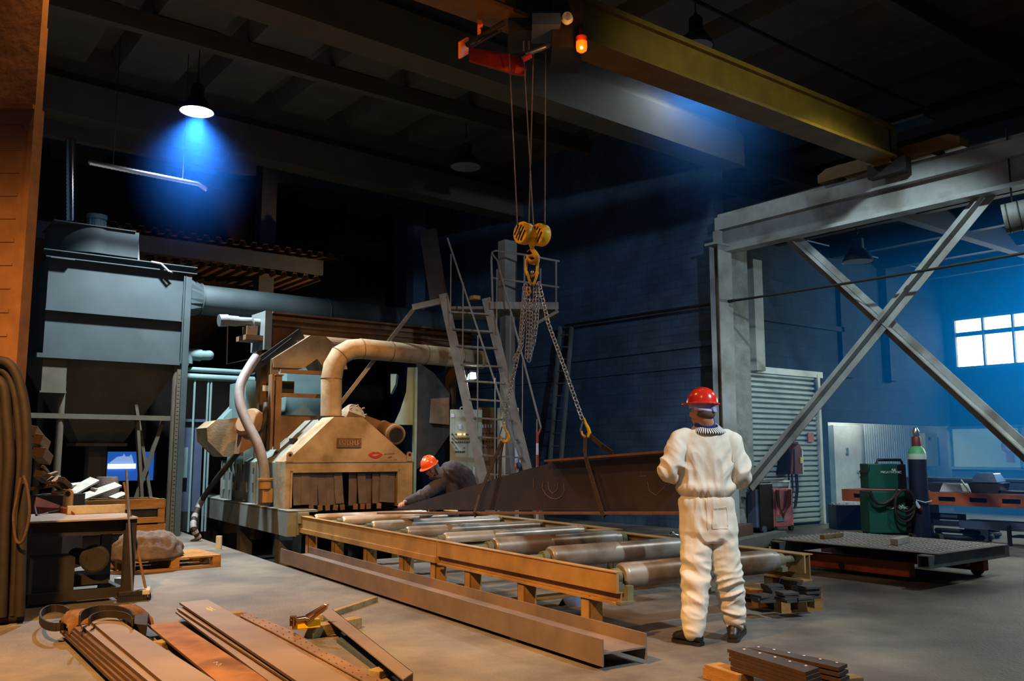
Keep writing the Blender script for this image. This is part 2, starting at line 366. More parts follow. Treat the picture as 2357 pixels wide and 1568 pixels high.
# roof
m = MB(); m.box((-5, -4, 8.45), (22, 22.3, 8.7)); 
for i in range(17):
    x = -4.2+i*1.5
    if x > 21: break
    m.prism([(x, -4, 8.45), (x+.12, -4, 8.12), (x+1.1, -4, 8.12), (x+1.22, -4, 8.45)], (0, 26, 0))
struct('ceiling', m, K['ceil'])
def girder(name, y, za, zb, x0=-5, x1=12.9, sl=.02):
    m = MB(); A = []; B = []
    for x, L in ((x0, A), (x1, B)):
        dz = -sl*(x-x0)
        for yy, zz in ((y, za), (y, zb-.2), (y+.17, zb), (y+.17, 8.45-dz+.2), (y+.33, 8.45-dz+.2), (y+.33, zb), (y+.5, zb-.2), (y+.5, za)): L.append((x, yy, zz+dz))
    m.rings([A, B]); return struct(name, m, K['beamc'])
girder('trim_1', 9.85, 7.0, 7.78); girder('trim_2', 15.9, 7.25, 8.05, sl=.02); girder('trim_3', 3.6, 7.0, 7.8)
m = MB(); 
for y in (4.6, 6.2, 12.1, 13.6): m.bar((-5, y, 7.95), (21, y, 7.95), .16, .3)
struct('trim_4', m, K['beamc'])
# low roof of the right bay with its beams
m = MB(); m.box((13.1, -4, 5.75), (21.2, 10.4, 5.95))
for x in (14.4, 16.3, 18.2, 20.1): m.bar((x, -4, 5.6), (x, 10.3, 5.6), .16, .34)
for y in (1.5, 4.5, 7.5): m.bar((13.1, y, 5.5), (21, y, 5.5), .18, .4)
struct('trim_5', m, K['dark'])
# gallery beam and rail along the back
m = MB(); a = WY(550, 318, 19); b = WY(1180, 428, 19); zz = (a.z+b.z)/2
m.box((-4, 18.9, zz-1.0), (12.4, 19.1, zz-.75)); m.box((-4, 18.9, zz-.75), (12.4, 20.2, zz-.68))
m.bar((-4, 18.95, zz), (12.4, 18.95, zz), .05, .05); m.bar((-4, 18.95, zz-.35), (12.4, 18.95, zz-.35), .04, .04)
for i in range(30): x = -3.8+i*.55; m.bar((x, 18.95, zz-.7), (x, 18.95, zz), .05, .05)
for x in (7.2, 11.2): m.box((x, 18.8, 0), (x+.35, 19.15, 8.4))
struct('trim_6', m, K['blued'])
# ---------------------------------------------------------------- columns and bracing
xa, xb = WY(1692, 1150, 10.05).x, WY(1734, 1150, 10.05).x
m = MB(); m.box((xa, 10.0, 0), (xb, 10.35, 5.75), .02); solo('concrete_column', m, K['ccol'], 'rough concrete column behind the worker in white', 'column')
x0, x1 = WY(1657, 1100, 9.9).x, WY(1690, 1100, 9.9).x
m = MB(); m.ibar(((x0+x1)/2, 9.9, 0), ((x0+x1)/2, 9.9, 5.02), x1-x0-.02, .2, .015, (0, 1, 0)); m.box((x0-.06, 9.78, 5.02), (x1+.1, 10.04, 5.06))
m.box((x0+.1, 9.85, 5.06), (x0+.2, 9.98, 5.3)); solo('steel_column', m, K['brace'], 'pale painted steel column in front of the concrete column', 'column')
x0, x1 = WY(1737, 700, 10.1).x, WY(1757, 700, 10.1).x
m = MB(); m.box((x0, 10.1, 2.9), (x1, 10.28, 5.0)); solo('steel_post', m, K['brace'], 'short pale steel post above the roller shutter edge', 'post')
m = MB(); m.box((12.18, -4, 5.33), (12.42, 10.0, 5.56)); m.box((12.32, -4, 4.98), (12.37, 10.0, 5.33)); m.box((12.2, -4, 4.92), (12.45, 10, 4.98)); m.bar((12.3, -4, 5.6), (12.3, 10, 5.6), .06, .08)
solo('crane_runway', m, K['brace'], 'long pale runway beam carrying the crane above the right bay', 'beam')
for (p, q, lab) in (((1728, 1118), (2322, 392), 'grey diagonal brace rising to the right from the column foot'), ((1785, 515), (2357, 1040), 'grey diagonal brace falling to the right from the runway beam')):
    a, b = WX(*p, 12.5), WX(*q, 12.5)
    if q[0] == 2357: b = a+(b-a)*1.27; a.x = b.x = 12.6
    m = MB(); d = (b-a).normalized(); m.bar(a, b, .02, .15, (1, 0, 0)); n = d.cross(V((1, 0, 0)))
    m.bar(a+n*.07-V((.05, 0, 0)), b+n*.07-V((.05, 0, 0)), .015, .1, (0, 1, 0)); m.bar(a-n*.07-V((.05, 0, 0)), b-n*.07-V((.05, 0, 0)), .015, .1, (0, 1, 0))
    m.bar(a-V((.1, 0, 0)), b-V((.1, 0, 0)), .015, .15, (1, 0, 0))
    solo('diagonal_brace', m, K['brace'], lab, 'brace', 'cross bracing beside the right bay')
def cable(pts, r, label, mt='black', name='cable', cat='cable', group=None):
    m = MB(); m.tube(pts, r, 6); return solo(name, m, K[mt], label, cat, group, smooth=True)
def sag(a, b, s, n=12): return [a+(b-a)*(k/n)-V((0, 0, s*4*(k/n)*(1-k/n))) for k in range(n+1)]
cable(sag(WX(1300, 750, 12.25), WX(1690, 692, 12.25), .0), .03, 'thin dark conduit running along the block wall to the column')
cable(sag(WX(1690, 692, 12.1), WX(2420, 572, 12.1), .02), .022, 'dark cable stretched across the cross bracing')
cable(sag(G(1540, -30, 7.6), G(2140, 255, 7.6), .05), .03, 'dark cable slung under the roof slabs, upper right')
# ---------------------------------------------------------------- roller shutter wall
m = MB()
n = 29
for k in range(n):
    z0 = .04+k*(2.87/n); h = 2.87/n
    m.prism([(13.35, 10.34, z0), (13.35, 10.29, z0+h*.25), (13.35, 10.29, z0+h*.7), (13.35, 10.34, z0+h*.95)], (2.2, 0, 0))
s = solo('roller_shutter', m, K['shutter'], 'closed grey slatted roller shutter beside the concrete column', 'shutter')
m = MB(); m.box((13.3, 10.25, 2.88), (15.7, 10.42, 3.0)); m.box((15.5, 10.24, 0), (15.58, 10.42, 2.95)); part('guide_rail', m, K['white'], s)
m = MB(); p = WY(1866, 1007, 10.26); m.box((p.x-.09, 10.25, p.z-.09), (p.x+.09, 10.27, p.z+.09)); solo('red_sign', m, K['pink'], 'small square red sign on the roller shutter edge', 'sign')
# recess: white doors and plastic strip curtain
a = WY(1886, 985, 12.25); b = WY(1915, 985, 12.25)
m = MB(); m.box((18.3, 12.2, .05), (19.0, 12.28, 2.03)); m.box((18.75, 12.19, 1.3), (18.85, 12.21, 1.45)); struct('door_1', m, K['teal'], label='grey green door leaf next to the white door')
m = MB(); m.box((19.02, 12.2, .05), (20.2, 12.28, 2.05), .01); d2 = struct('door_2', m, K['white'], label='white door beyond the roller shutter')
m = MB(); m.box((19.95, 12.14, .9), (20.1, 12.2, .95)); m.box((19.5, 12.18, 1.35), (19.6, 12.2, 1.5)); struct('handle', m, K['chrome'], d2)
m = MB(); 
for k in range(42): m.box((20.3+k*.052, 12.15+(k % 2)*.03, .05), (20.3+k*.052+.047, 12.17+(k % 2)*.03, 2.1))
struct('door_3', m, mat('frosted_strips', 'c8d4dc', 'aebcc6', 6, .35), label='strip curtain of pale plastic beside the white door')
m = MB(); m.box((18.3, 11.6, 2.88), (20.8, 11.72, 2.92)); struct('ceiling_recess', m, emit('tube_light', 'eaf4ff', 9), label='fluorescent strip lighting the doorway recess')
# ---------------------------------------------------------------- overhead crane
cr = thing('overhead_crane', 'yellow overhead travelling crane spanning the hall', 'crane', (6, 6.6, 5.6))
m = MB(); m.box((-4, 6.5, 5.7), (11.95, 6.74, 6.12)); m.box((-4, 6.44, 6.10), (11.95, 6.80, 6.16)); m.box((-4, 6.42, 5.66), (11.95, 6.82, 5.70)); m.box((11.9, 6.5, 5.6), (12.1, 6.8, 6.16)); part('girder', m, K['yel'], cr)
m = MB(); m.prism([(12.12, 7.85, 5.66), (12.12, 7.85, 5.78), (12.12, 7.7, 5.86), (12.12, 5.75, 5.86), (12.12, 5.6, 5.78), (12.12, 5.6, 5.66)], (.28, 0, 0)); part('end_carriage', m, K['yel'], cr)
for y in (7.5, 5.95):
    m = MB(); m.cyl((12.16, y, 5.76), (12.40, y, 5.76), .13); part('wheel', m, K['dark'], cr, True)
m = MB(); m.box((11.95, 6.0, 6.16), (12.3, 7.6, 6.2)); m.box((11.95, 6.3, 5.45), (12.1, 6.9, 5.66)); part('walkway_plate', m, K['dark'], cr)
tr = thing('hoist_trolley', 'dark hoist trolley with orange guard plate and beacon under the crane', 'hoist', (5.9, 7.2, 5.8))
D0 = 8.2
def hd(x, y, o=0): return WD(x, y, D0+o)
def hbox(m, x0, y0, x1, y1, o0, o1):              # block between two picture heights at the hoist's distance
    a, b = hd(x0, y0, o0), hd(x1, y1, o0); e = CF*(o1-o0); 
    P = [V((a.x, a.y, b.z)), V((b.x, b.y, b.z)), V((b.x, b.y, b.z))+e, V((a.x, a.y, b.z))+e]
    m.hexa(P+[p+V((0, 0, a.z-b.z)) for p in P])
m = MB(); hbox(m, 1170, -60, 1262, 70, 0, .5); hbox(m, 1270, -60, 1342, 108, -.1, .5); part('housing', m, K['dark'], tr)
m = MB(); a = hd(1168, 70, .6); b = hd(1262, 70, .6); m.cyl(a, b, .19, seg=24); part('rope_drum', m, K['dark'], tr, True)
m = MB(); hbox(m, 1225, 30, 1290, 56, -.2, .2); m.cyl(hd(1230, 45, -.1), hd(1290, 45, -.1), .08); part('motor', m, K['blued'], tr, True)
m = MB(); a = hd(1306, 37, -.22); m.lathe(a, [(.045, 0), (.06, -.05)], -CF, 20); m.cyl(a, a+CF*.1, .04); part('horn', m, K['white'], tr, True)
m = MB(); a = hd(1055, 135, -.3); b = hd(1074, 86, -.0)
P = [hd(1055, 135, -.3), hd(1074, 124, .1), hd(1074, 86, .1), hd(1055, 97, -.3)]; m.prism(P, CR*.02); part('guard_plate', m, emit('lit_orange_plate', 'e07a08', .0) if 0 else mat('signal_orange', 'ff7a00', rough=.5), tr, label='orange guard plate')
m = MB(); m.tube([hd(1076, 103, -.1), hd(1104, 86), hd(1160, 52)], .028, 10); m.tube([hd(1085, 108, -.1), hd(1155, 70)], .012, 8); part('arm', m, K['dark'], tr, True)
m = MB(); P = [hd(x, y) for x, y in ((1099, 45), (1107, 46), (1112, 55), (1111, 60), (1103, 65), (1107, 68), (1106, 90), (1099, 96))]; m.prism(P, CF*.03); part('bracket', m, mat('signal_orange_2', 'ff6a10', rough=.5), tr, label='orange bracket')
m = MB(); m.tube([hd(1203, 137), hd(1222, 127)], .03, 12); part('rope_guide', m, K['red'], tr, True)
m = MB(); m.tube([hd(1210, 125), hd(1280, 98)], .025, 10); m.tube([hd(1205, 118), hd(1205, 95)], .01); m.tube([hd(1217, 118), hd(1217, 95)], .01); part('tie_rod', m, K['steel'], tr, True)
m = MB(); P = [hd(x, y, .75) for x, y in ((1080, 110), (1180, 125), (1212, 150), (1210, 172), (1180, 168), (1080, 138))]; m.prism(P, CF*.05); part('side_plate', m, K['red'], tr)
m = MB(); a = hd(1338.5, 97, -.2); m.lathe(a, [(.052, 0), (.054, -.05), (.048, -.085), (.02, -.105), (.0, -.107)], UP, 20); be = part('beacon', m, emit('beacon_orange', 'ff5a08', 1.6), tr, True, label='glowing orange beacon')
m = MB(); m.sph(hd(1338.5, 110, -.26), .014, 10, 8); part('bulb', m, emit('beacon_bulb', 'ffd060', 12), be, True)
m = MB(); m.cyl(a, a+V((0, 0, .05)), .055); m.bar(a+V((0, 0, .04)), a+V((0, 0, .25))+CF*.15, .03, .03); part('beacon_mount', m, K['red'], tr, True)
# hook block with its four falls of wire rope
DH = 9.5
def hk(x, y, o=0): return WD(x, y, DH+o)
ax = (CR*.78+CF*.62).normalized()                 # axle direction of the sheaves
hb = thing('hook_block', 'yellow twin-sheave hook block hanging from four wire ropes', 'hook block', hk(1225, 600))
cl, crr = hk(1206, 537), hk(1244, 541)
for c, sgn in ((cl, -1), (crr, 1)):
    m = MB(); m.lathe(c, [(.06, -.06), (.118, -.055), (.126, -.035), (.126, .035), (.118, .055), (.06, .06)], ax, 36)
    s1 = part('sheave_cover', m, K['yhook'], hb, True)
    m = MB()
    for k in range(4):
        o = (k-1.5)*.045; L = math.sqrt(max(.0, .1**2-o*o))*.85; u = (UP*.8+ax.cross(UP)*.6).normalized(); w = ax.cross(u)
        m.bar(c-ax*.062+w*o-u*L, c-ax*.062+w*o+u*L, .018, .004, ax)
    part('slot', m, K['blackp'], s1)
    m = MB(); m.cyl(c-ax*.075, c+ax*.075, .022); part('axle', m, K['steel'], s1, True)
    pf_ = ax.cross(UP); pf_ = pf_ if pf_.dot(CF) < 0 else -pf_
    for t in (1.0, 1.75):
        m = MB(); q = c+(pf_*math.cos(t)+UP*math.sin(t))*.118; m.bar(q-ax*.022, q+ax*.022, .03, .025, (pf_*math.cos(t)+UP*math.sin(t))); part('rope_slot', m, K['blackp'], s1)
m = MB(); m.cyl(cl, crr, .062); m.tube([hk(1225, 545), hk(1224, 568)], [.06, .03], 14); part('yoke', m, K['yhook'], hb, True)
P = [(1224, 566), (1225, 574), (1231, 582), (1237, 592), (1236, 600), (1229, 604), (1221, 603), (1215, 596), (1212, 587)]
m = MB(); m.tube([hk(*p) for p in P], [.028, .03, .034, .038, .04, .038, .032, .022, .008], 12, flat=.7); part('hook', m, K['yhook'], hb, True)
m = MB(); m.tube([hk(1213, 580), hk(1224, 570)], .006, 6); part('safety_latch', m, K['chrome'], hb, True)
for (x0, y0, o0), (x1, y1, o1) in (((1171, 95, 0), (1191, 512, 0)), ((1206, 130, .1), (1228, 515, .1)), ((1228, 120, 0), (1217, 512, 0)), ((1256, 100, 0), (1254, 515, 0))):
    m = MB(); m.tube([hk(x0, y0, o0-.75), hk(x1, y1+10, o1)], .0065, 6); part('wire_rope', m, K['rope'], hb, True)
# chain sling
cs = thing('chain_sling', 'steel chain sling with yellow links and grab hooks under the hook block', 'chain sling', hk(1223, 720))
m = MB(); m.link(hk(1224, 612), hk(1226, 592)-hk(1223, 634), CR, .24, .125, .016, 10); part('master_link', m, K['yhook'], cs, True)
for (x, y, tx) in ((1217, 640, -.3), (1233, 642, .35)):
    m = MB(); m.link(hk(x, y), UP+CR*tx, CF, .15, .075, .012, 8); part('joining_link', m, K['yhook'], cs, True)
m = MB(); m.tube([hk(1214, 660), hk(1212, 670), hk(1217, 680), hk(1222, 672), hk(1219, 660)], .011, 8); part('shortening_hook', m, K['yhook'], cs, True)
m = MB(); m.sph(hk(1225, 627), .022); part('coupling_pin', m, K['chrome'], cs, True)
def chain(pts, L=.056, W=.038, r=.006):
    m = MB(); k = 0
    for a, b in zip(pts[:-1], pts[1:]):
        n = max(1, round((b-a).length/(L-2*r*1.2)))
        for i in range(n):
            c = a+(b-a)*((i+.5)/n); d = b-a; s = d.cross(CF); t = d.cross(s)
            m.link(c, d, (s+t) if k % 2 else (s-t), L, W, r, 5); k += 1
    return m
LH, RH = hk(1153, 1000, .6), hk(1351, 985, -.5)
for pts, nm in (([(1210, 655), (1207, 720), (1200, 800), (1183, 830)], 0), ([(1216, 662), (1216, 760), (1212, 825)], 0), ([(1222, 690), (1221, 780), (1217, 832)], 0), ([(1232, 655), (1229, 740), (1224, 800), (1217, 832)], 0), ([(1238, 655), (1235, 740), (1228, 790), (1212, 825)], 0)):
    part('slack_chain', chain([hk(x, y, i*.01) for i, (x, y) in enumerate(pts)]), K['chainm'], cs, 'all')
part('chain_leg', chain([hk(1207, 660), hk(1196, 800, .2), hk(1178, 880, .35), hk(1165, 950, .52), hk(1160, 975, .6)]), K['chainm'], cs, 'all')
part('chain_leg', chain([hk(1240, 650), hk(1262, 745, -.12), hk(1300, 850, -.3), hk(1340, 965, -.5)]), K['chainm'], cs, 'all')
for base, off, mir in ((LH, .6, 1), (RH, -.5, 1)):
    x, y = (1158, 980) if base is LH else (1344, 968)
    P = [(x, y-6), (x+4, y+6), (x+10, y+18), (x+13, y+28), (x+9, y+37), (x+2, y+38), (x-4, y+32), (x-5, y+24)]
    m = MB(); m.tube([hk(a, b, off) for a, b in P], [.014, .02, .026, .028, .028, .024, .016, .01], 10, flat=.7); g = part('grab_hook', m, K['yhook'], cs, True)
    m = MB(); m.tube([hk(x-2, y+2, off), hk(x-8, y+22, off), hk(x-6, y+30, off)], .009, 8); part('latch', m, K['steel'], g, True)
# ================================================================ ROLLER CONVEYORS
def conveyor(name, label, v0, v1, ufar, rollers, dia, posts, near):
    t = thing(name, label, 'roller conveyor', MT @ V((1.1, (v0+v1)/2, 0)), RT, 'roller conveyor sections')
    m = MB(MT)
    if near:
        m.box((-.012, v0, .345), (.012, v1, .5)); m.box((-.02, v0, .495), (.05, v1, .503)); m.box((.03, v0, .28), (.04, v1, .345)); m.box((-.015, v0-.03, .262), (.13, v1, .278)); m.box((.012, v0, .345), (.06, v1, .353))
    else:
        m.box((-.012, v0, .335), (.012, v1, .5)); m.box((-.02, v0, .495), (.05, v1, .503)); m.box((-.03, v0, .275), (.1, v1, .335))
    part('side_rail', m, K['ochre'], t)
    m = MB(MT); m.box((ufar, v0, .34), (ufar+.02, v1, .5)); m.box((ufar-.02, v0, .493), (ufar+.12, v1, .503)); m.box((ufar-.02, v0, .27), (ufar+.1, v1, .285)); m.box((ufar+.07, v0, .28), (ufar+.08, v1, .5))
    part('side_rail', m, K['ochre'], t)
    for v in posts:
        for u in (0, ufar):
            m = MB(MT); zb = -.8 if (v > PV0 and u < PU1) else 0
            m.box((u, v, zb+.012), (u+.13, v+.012, .28)); m.box((u, v, zb+.012), (u+.012, v+.11, .28)); m.box((u, v+.1, zb+.012), (u+.13, v+.11, .28)); m.box((u-.03, v-.03, zb), (u+.16, v+.14, zb+.012)); part('post', m, K['ochre'] if u == 0 else K['olive'], t)
    for v, a, b in rollers:
        m = MB(MT); r = dia/2; z = .45
        P = [((a-.0), r*.82), (a+.02, r*.97), (a+.03, r), (b-.1, r), (b-.1, r*.86), (b-.02, r*.86), (b-.02, r*.5), (b, r*.5)]
        m.rings([[V((u, v+rr*math.cos(2*math.pi*k/28), z+rr*math.sin(2*math.pi*k/28))) for k in range(28)] for u, rr in P])
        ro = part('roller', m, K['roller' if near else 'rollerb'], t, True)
        for u0, u1, s in ((.03, a, 1), (b, ufar, -1)):
            m = MB(MT); m.cyl((u0, v, z), (u1, v, z), r*.35, seg=12)
            c = a-.05 if s == 1 else b+.04
            m.box((c-.035, v-.07, .36), (c+.035, v+.07, .40)); m.lathe((c-.03, v, z), [(r*.62, 0), (r*.62, .06)], V((1, 0, 0)), 16); m.box((c-.035, v-.05, .40), (c+.035, v+.05, .45))
            part('bearing', m, K['olive'], ro, True)
    return t
cn = conveyor('roller_conveyor', 'near section of the roller conveyor, with thicker rollers', 0, 2.86, 2.12, [(.13, .13, 1.9), (1.41, .36, 2.02), (2.41, .38, 2.02)], .2, (.35, 1.27, 2.21), True)
m = MB(MT); m.box((.05, 2.78, .33), (2.12, 2.8, .49)); m.box((.05, 2.74, .48), (2.12, 2.84, .49)); m.box((.05, 1.8, .29), (2.12, 1.9, .31)); part('cross_member', m, K['olive'], cn)
m = MB(MT); m.box((-.02, -.06, .27), (.12, 0, .29)); m.box((.06, -.04, .29), (.12, 0, .4)); part('end_bracket', m, K['olive'], cn)
cf = conveyor('roller_conveyor', 'far section of the roller conveyor, running up to the blasting machine', 2.88, 7.05, 2.34, [(3.41, .36, 2.28), (4.35, .36, 2.28), (5.35, .36, 2.28), (6.35, .36, 2.28), (7.0, .2, 2.0)], .145, (2.92, 3.67, 4.66, 5.70, 6.67), False)
m = MB(MT); m.box((2.02, 2.86, .49), (2.4, 3.05, .505)); part('cross_member', m, K['ochre'], cf)
# small angle offcut under the conveyor
def zonly(p): return V((p.x, p.y, 0))
a, b = G(1295, 1397), G(1362, 1386)
m = MB(); d = (b-a).normalized(); n = V((-d.y, d.x, 0)); m.hexa([a-n*.06, b-n*.06, b-n*.055, a-n*.055, a+V((0, 0, .07)), b+V((0, 0, .07)), b+V((0, 0, .075)), a+V((0, 0, .075))]); m.hexa([a+n*.055, b+n*.055, b+n*.06, a+n*.06, a+V((0, 0, .07)), b+V((0, 0, .07)), b+V((0, 0, .075)), a+V((0, 0, .075))])
solo('angle_offcut', m, K['blued'], 'short grey angle offcut on the floor under the conveyor', 'steel offcut')
# shiny clamp lying on the far rail
c = MT @ V((2.14, 1.55, .505)); ct = thing('hand_clamp', 'small shiny hand tool with yellow cap on the far conveyor rail', 'tool', c)
m = MB(); m.tube([c+CR*x+V((0, 0, .03)) for x in (-.03, .1, .17)], [.03, .035, .02], 10); part('body', m, K['steel'], ct, True)
m = MB(); m.tube([c+CR*-.03+V((0, 0, .04)), c-CR*.1+V((0, 0, .055)), c-CR*.13+V((0, 0, .05))], [.018, .025, .015], 10); part('jaw', m, K['chrome'], ct, True)
m = MB(); m.cyl(c-CR*.005+V((0, 0, .03)), c-CR*.005+V((0, 0, .09)), .02); part('cap', m, K['yelb'], ct, True)
# ================================================================ SUSPENDED TAPERED BEAM
tip = TV(885, 1181, 6.0); near = TV(1640, 1184, .3)
tip, near = MT @ tip, MT @ near
bd = (tip-near); bd.z = 0; bd.normalize(); bn = V((bd.y, -bd.x, 0))                  # bn: horizontal normal of the web
if bn.dot(CF) > 0: bn = -bn                                                         # bn faces the camera
def WB(px, py, o=0):
    r, _ = ray(px, py); P0 = near+bn*o
    return EYE+r*((P0-EYE).dot(bn)/r.dot(bn))
bm_ = thing('tapered_beam', 'long rusty tapered I-beam hanging in two straps over the conveyor', 'steel beam', (near+tip)/2)
web = [(905, 1173), (917, 1170), (1018, 1139), (1120, 1109), (1208, 1082), (1265, 1067), (1272, 1065), (1296, 1064), (1296, 1066), (1500, 1048), (1640, 1036), (1640, 1178)]
m = MB(); m.prism([WB(*p)+bn*.006 for p in web], -bn*.012); part('web', m, K['beam'], bm_)
m = MB(); a, b = WB(885, 1181), WB(1640, 1181); m.bar(a, b, .24, .022); part('bottom_flange', m, K['rust'], bm_)
m = MB(); a, b = WB(1272, 1061), WB(1640, 1033); m.bar(a, b, .24, .022); part('top_flange', m, K['rust'], bm_)
m = MB()
def scrib(pts, o=.009, r=.002): m.tube([WB(*p, o) for p in pts], r, 4)
for pts in ([(1249, 1111), (1248, 1124), (1256, 1138), (1268, 1147), (1280, 1149), (1292, 1143), (1299, 1130), (1297, 1112)], [(1261, 1108), (1264, 1128), (1272, 1136), (1282, 1128), (1285, 1112)], [(1228, 1100), (1228, 1122)], [(1476, 1085), (1475, 1097), (1487, 1096)], [(1484, 1143), (1486, 1139)], [(1490, 1108), (1494, 1130), (1510, 1140), (1530, 1120)]): scrib(pts)
part('chalk_marks', m, K['chalk'], bm_, True)
def strap(name, label, top, pts_front, pts_back, w=.05):
    t = thing(name, label, 'lifting strap', top, 0, 'web straps holding the beam')
    for P, nm in ((pts_front, 'front_leg'), (pts_back, 'back_leg')):
        m = MB()
        for a, b in zip(P[:-1], P[1:]): m.bar(a, b+(b-a).normalized()*.004, w, .007, bn)
        part(nm, m, K['web'], t)
    return t
top = hk(1156, 1014, .6)
f = [top, WB(1104, 1140, .06), WB(1092, 1180, .135), WB(1092, 1187, .13), WB(1092, 1187, -.13)]
bk = [top+CR*.01, WB(1152, 1050, -.1), WB(1149, 1110, -.12), WB(1110, 1172, -.13), WB(1092, 1187, -.13)]
strap('lifting_strap', 'dark webbing strap looped round the thin left end of the hanging beam', top, f, bk)
top = hk(1347, 1000, -.5)
f = [top, WB(1346, 1040, .06), WB(1348, 1054, .13), WB(1354, 1075, .13), WB(1384, 1175, .135), WB(1388, 1187, .13), WB(1388, 1187, -.13)]
bk = [top+CR*.03, WB(1385, 1026, -.05), WB(1408, 1042, -.13), WB(1408, 1056, -.14), WB(1395, 1180, -.14), WB(1388, 1187, -.13)]
strap('lifting_strap', 'brown webbing strap over the flanged right half of the hanging beam', top, f, bk)
# ================================================================ H-BEAM ON THE FLOOR
m = MB(MT); ua, ub, v0, v1 = -.68, -.30, -.66, 5.78
m.box((ua, v0, .03), (ua+.012, v1, .2)); m.box((ub-.012, v0, .03), (ub, v1, .2)); m.box((ua+.012, v0, .105), (ub-.012, v1, .117))
solo('h_beam', m, K['ibm'], 'long grey-brown H-beam lying flat on the floor beside the conveyor', 'steel beam')
m = MB(MT); 
for v in (.4, 4.6): m.box((ua+.03, v, 0), (ub-.03, v+.09, .03))
solo('packing_timber', m, K['woodd'], 'thin timber packers under the floor H-beam', 'timber')
# ================================================================ SHOT BLASTING MACHINE
mc = thing('blasting_machine', 'dusty beige shot blasting machine with curtained mouth at the conveyor end', 'blasting machine', MT @ V((.9, 9, 0)), RT)
vf = 7.35
def tv(x, y, v): return TV(x, y, v)
m = MB(MT); m.box((-.19, 7.0, .22), (-.05, 13.9, .57)); m.box((-.19, 7.0, .55), (.25, 13.9, .58)); m.box((-.06, 6.98, .24), (.06, 7.3, .5)); m.box((1.9, 7.2, .22), (2.05, 13.9, .57)); m.box((-.05, 7.0, .4), (.1, 6.93, .55))
for v in (7.6, 9.6, 11.8, 13.6): m.box((-.1, v, -.8), (.1, v+.2, .24)); m.box((1.8, v, -.8), (2.0, v+.2, .24))
part('chassis', m, K['machg'], mc)
m = MB(MT); m.box((.02, 6.9, .38), (.14, 7.02, .5)); part('joint_plate', m, K['ochre'], mc)
UL, UR, zo = -.12, 1.92, 1.26
GL, GR = TV(769, 963, 7.35).x, TV(836, 963, 7.35).x
def ring(v, ul, ur, z0, z1, tl, trr, zt): return [V((ul, v, z0)), V((ur, v, z0)), V((ur, v, z1)), V((trr, v, zt)), V((tl, v, zt)), V((ul, v, z1))]
# front hood with the mouth cut out: cheeks, lintel, gable, side skins
oL, oR, oz = -.02, 1.66, 1.10
m = MB(MT); m.box((UL, vf, .57), (oL, vf+.5, zo)); m.box((oR, vf, .57), (UR, vf+.5, zo)); m.box((oL, vf, oz), (oR, vf+.5, zo))
m.rings([[V((UL, v, zo)), V((UR, v, zo)), V((GR, v, 1.93)), V((GL, v, 1.93))] for v in (vf, vf+.5)])
m.box((UL-.015, vf-.012, zo-.012), (UR+.015, vf+.02, zo+.012)); m.box((oL-.03, vf-.015, .6), (oL, vf, oz+.03)); m.box((oR, vf-.015, .6), (oR+.03, vf, oz+.03)); m.box((oL-.03, vf-.015, oz), (oR+.03, vf, oz+.03))
part('front_hood', m, K['mach'], mc)
m = MB(MT); m.rings([ring(v, UL+.05, UR-.05, .58, 1.24, tl, trr, zt) for v, tl, trr, zt in ((vf+.5, GL+.02, GR-.02, 1.91), (8.75, GL+.02, GR-.02, 1.91), (9.3, .4, 1.2, 1.55), (11.0, .2, 1.5, 1.35))])
for v in (8.9, 9.5, 10.2, 10.95): m.box((UL+.02, v, .6), (UL+.06, v+.03, 1.25))
for v in (8.95, 9.25, 9.6, 9.9, 10.35, 10.7): 
    for z in (.75, 1.05): m.box((UL+.015, v+.1, z), (UL+.06, v+.115, z+.16))
part('tunnel_body', m, K['machg'], mc)
m = MB(MT); m.box((oL, vf+.45, .57), (oR, vf+.48, oz)); part('dark_mouth', m, K['blackp'], mc)
n = 13
for k in range(n):
    u = oL+.02+k*(oR-oL-.04)/n; w = (oR-oL)/n*1.02
    if k in (6,): continue
    a = R.uniform(-.06, .06); s = R.uniform(-.03, .02)
    m = MB(MT @ Matrix.Translation((u+w/2, vf+.06+s, oz)) @ Matrix.Rotation(a, 4, 'Y'))
    P = [(-w/2, 0, 0), (w/2, 0, 0), (w/2, -.01, -.25), (w/2, -.02+s, -.49-s), (-w/2, -.02+s, -.49-s), (-w/2, -.01, -.25)]
    m.prism(P, (0, .008, 0)); part('curtain_strip', m, K['rubber'], mc)
for x in (715, 735, 752, 770, 786, 816, 832, 846, 870):
    p = tv(x, 1172, 7.25); m = MB(MT @ Matrix.Translation((p.x, 7.22, .58)) @ Matrix.Rotation(R.uniform(-.2, .2), 4, 'Y')); m.box((-.035, -.01, -.03), (.035, .012, .05)); part('strip_end', m, K['brownp'], mc)
for u in (UL+.05, UR-.06):
    m = MB(MT); m.prism([(u-.05, vf-.02, zo), (u+.05, vf-.02, zo), (u+.05, vf-.02, zo+.1)]+[(u+math.cos(t)*.05, vf-.02, zo+.1+math.sin(t)*.05) for t in (.6, 1.2, 1.9, 2.5)]+[(u-.05, vf-.02, zo+.1)], (0, .02, 0)); lug = part('lifting_lug', m, K['mach'], mc)
    m = MB(MT); m.lathe((u, vf-.025, zo+.1), [(.022, 0), (.022, .004)], V((0, 1, 0)), 14); part('eye', m, K['blackp'], lug)
a, b = tv(775, 1030, vf), tv(831, 1009, vf)
m = MB(MT); m.box((a.x, vf-.018, a.z), (b.x, vf, b.z)); npl = part('name_plate', m, K['brownp'], mc)
m = MB(MT); w = b.x-a.x
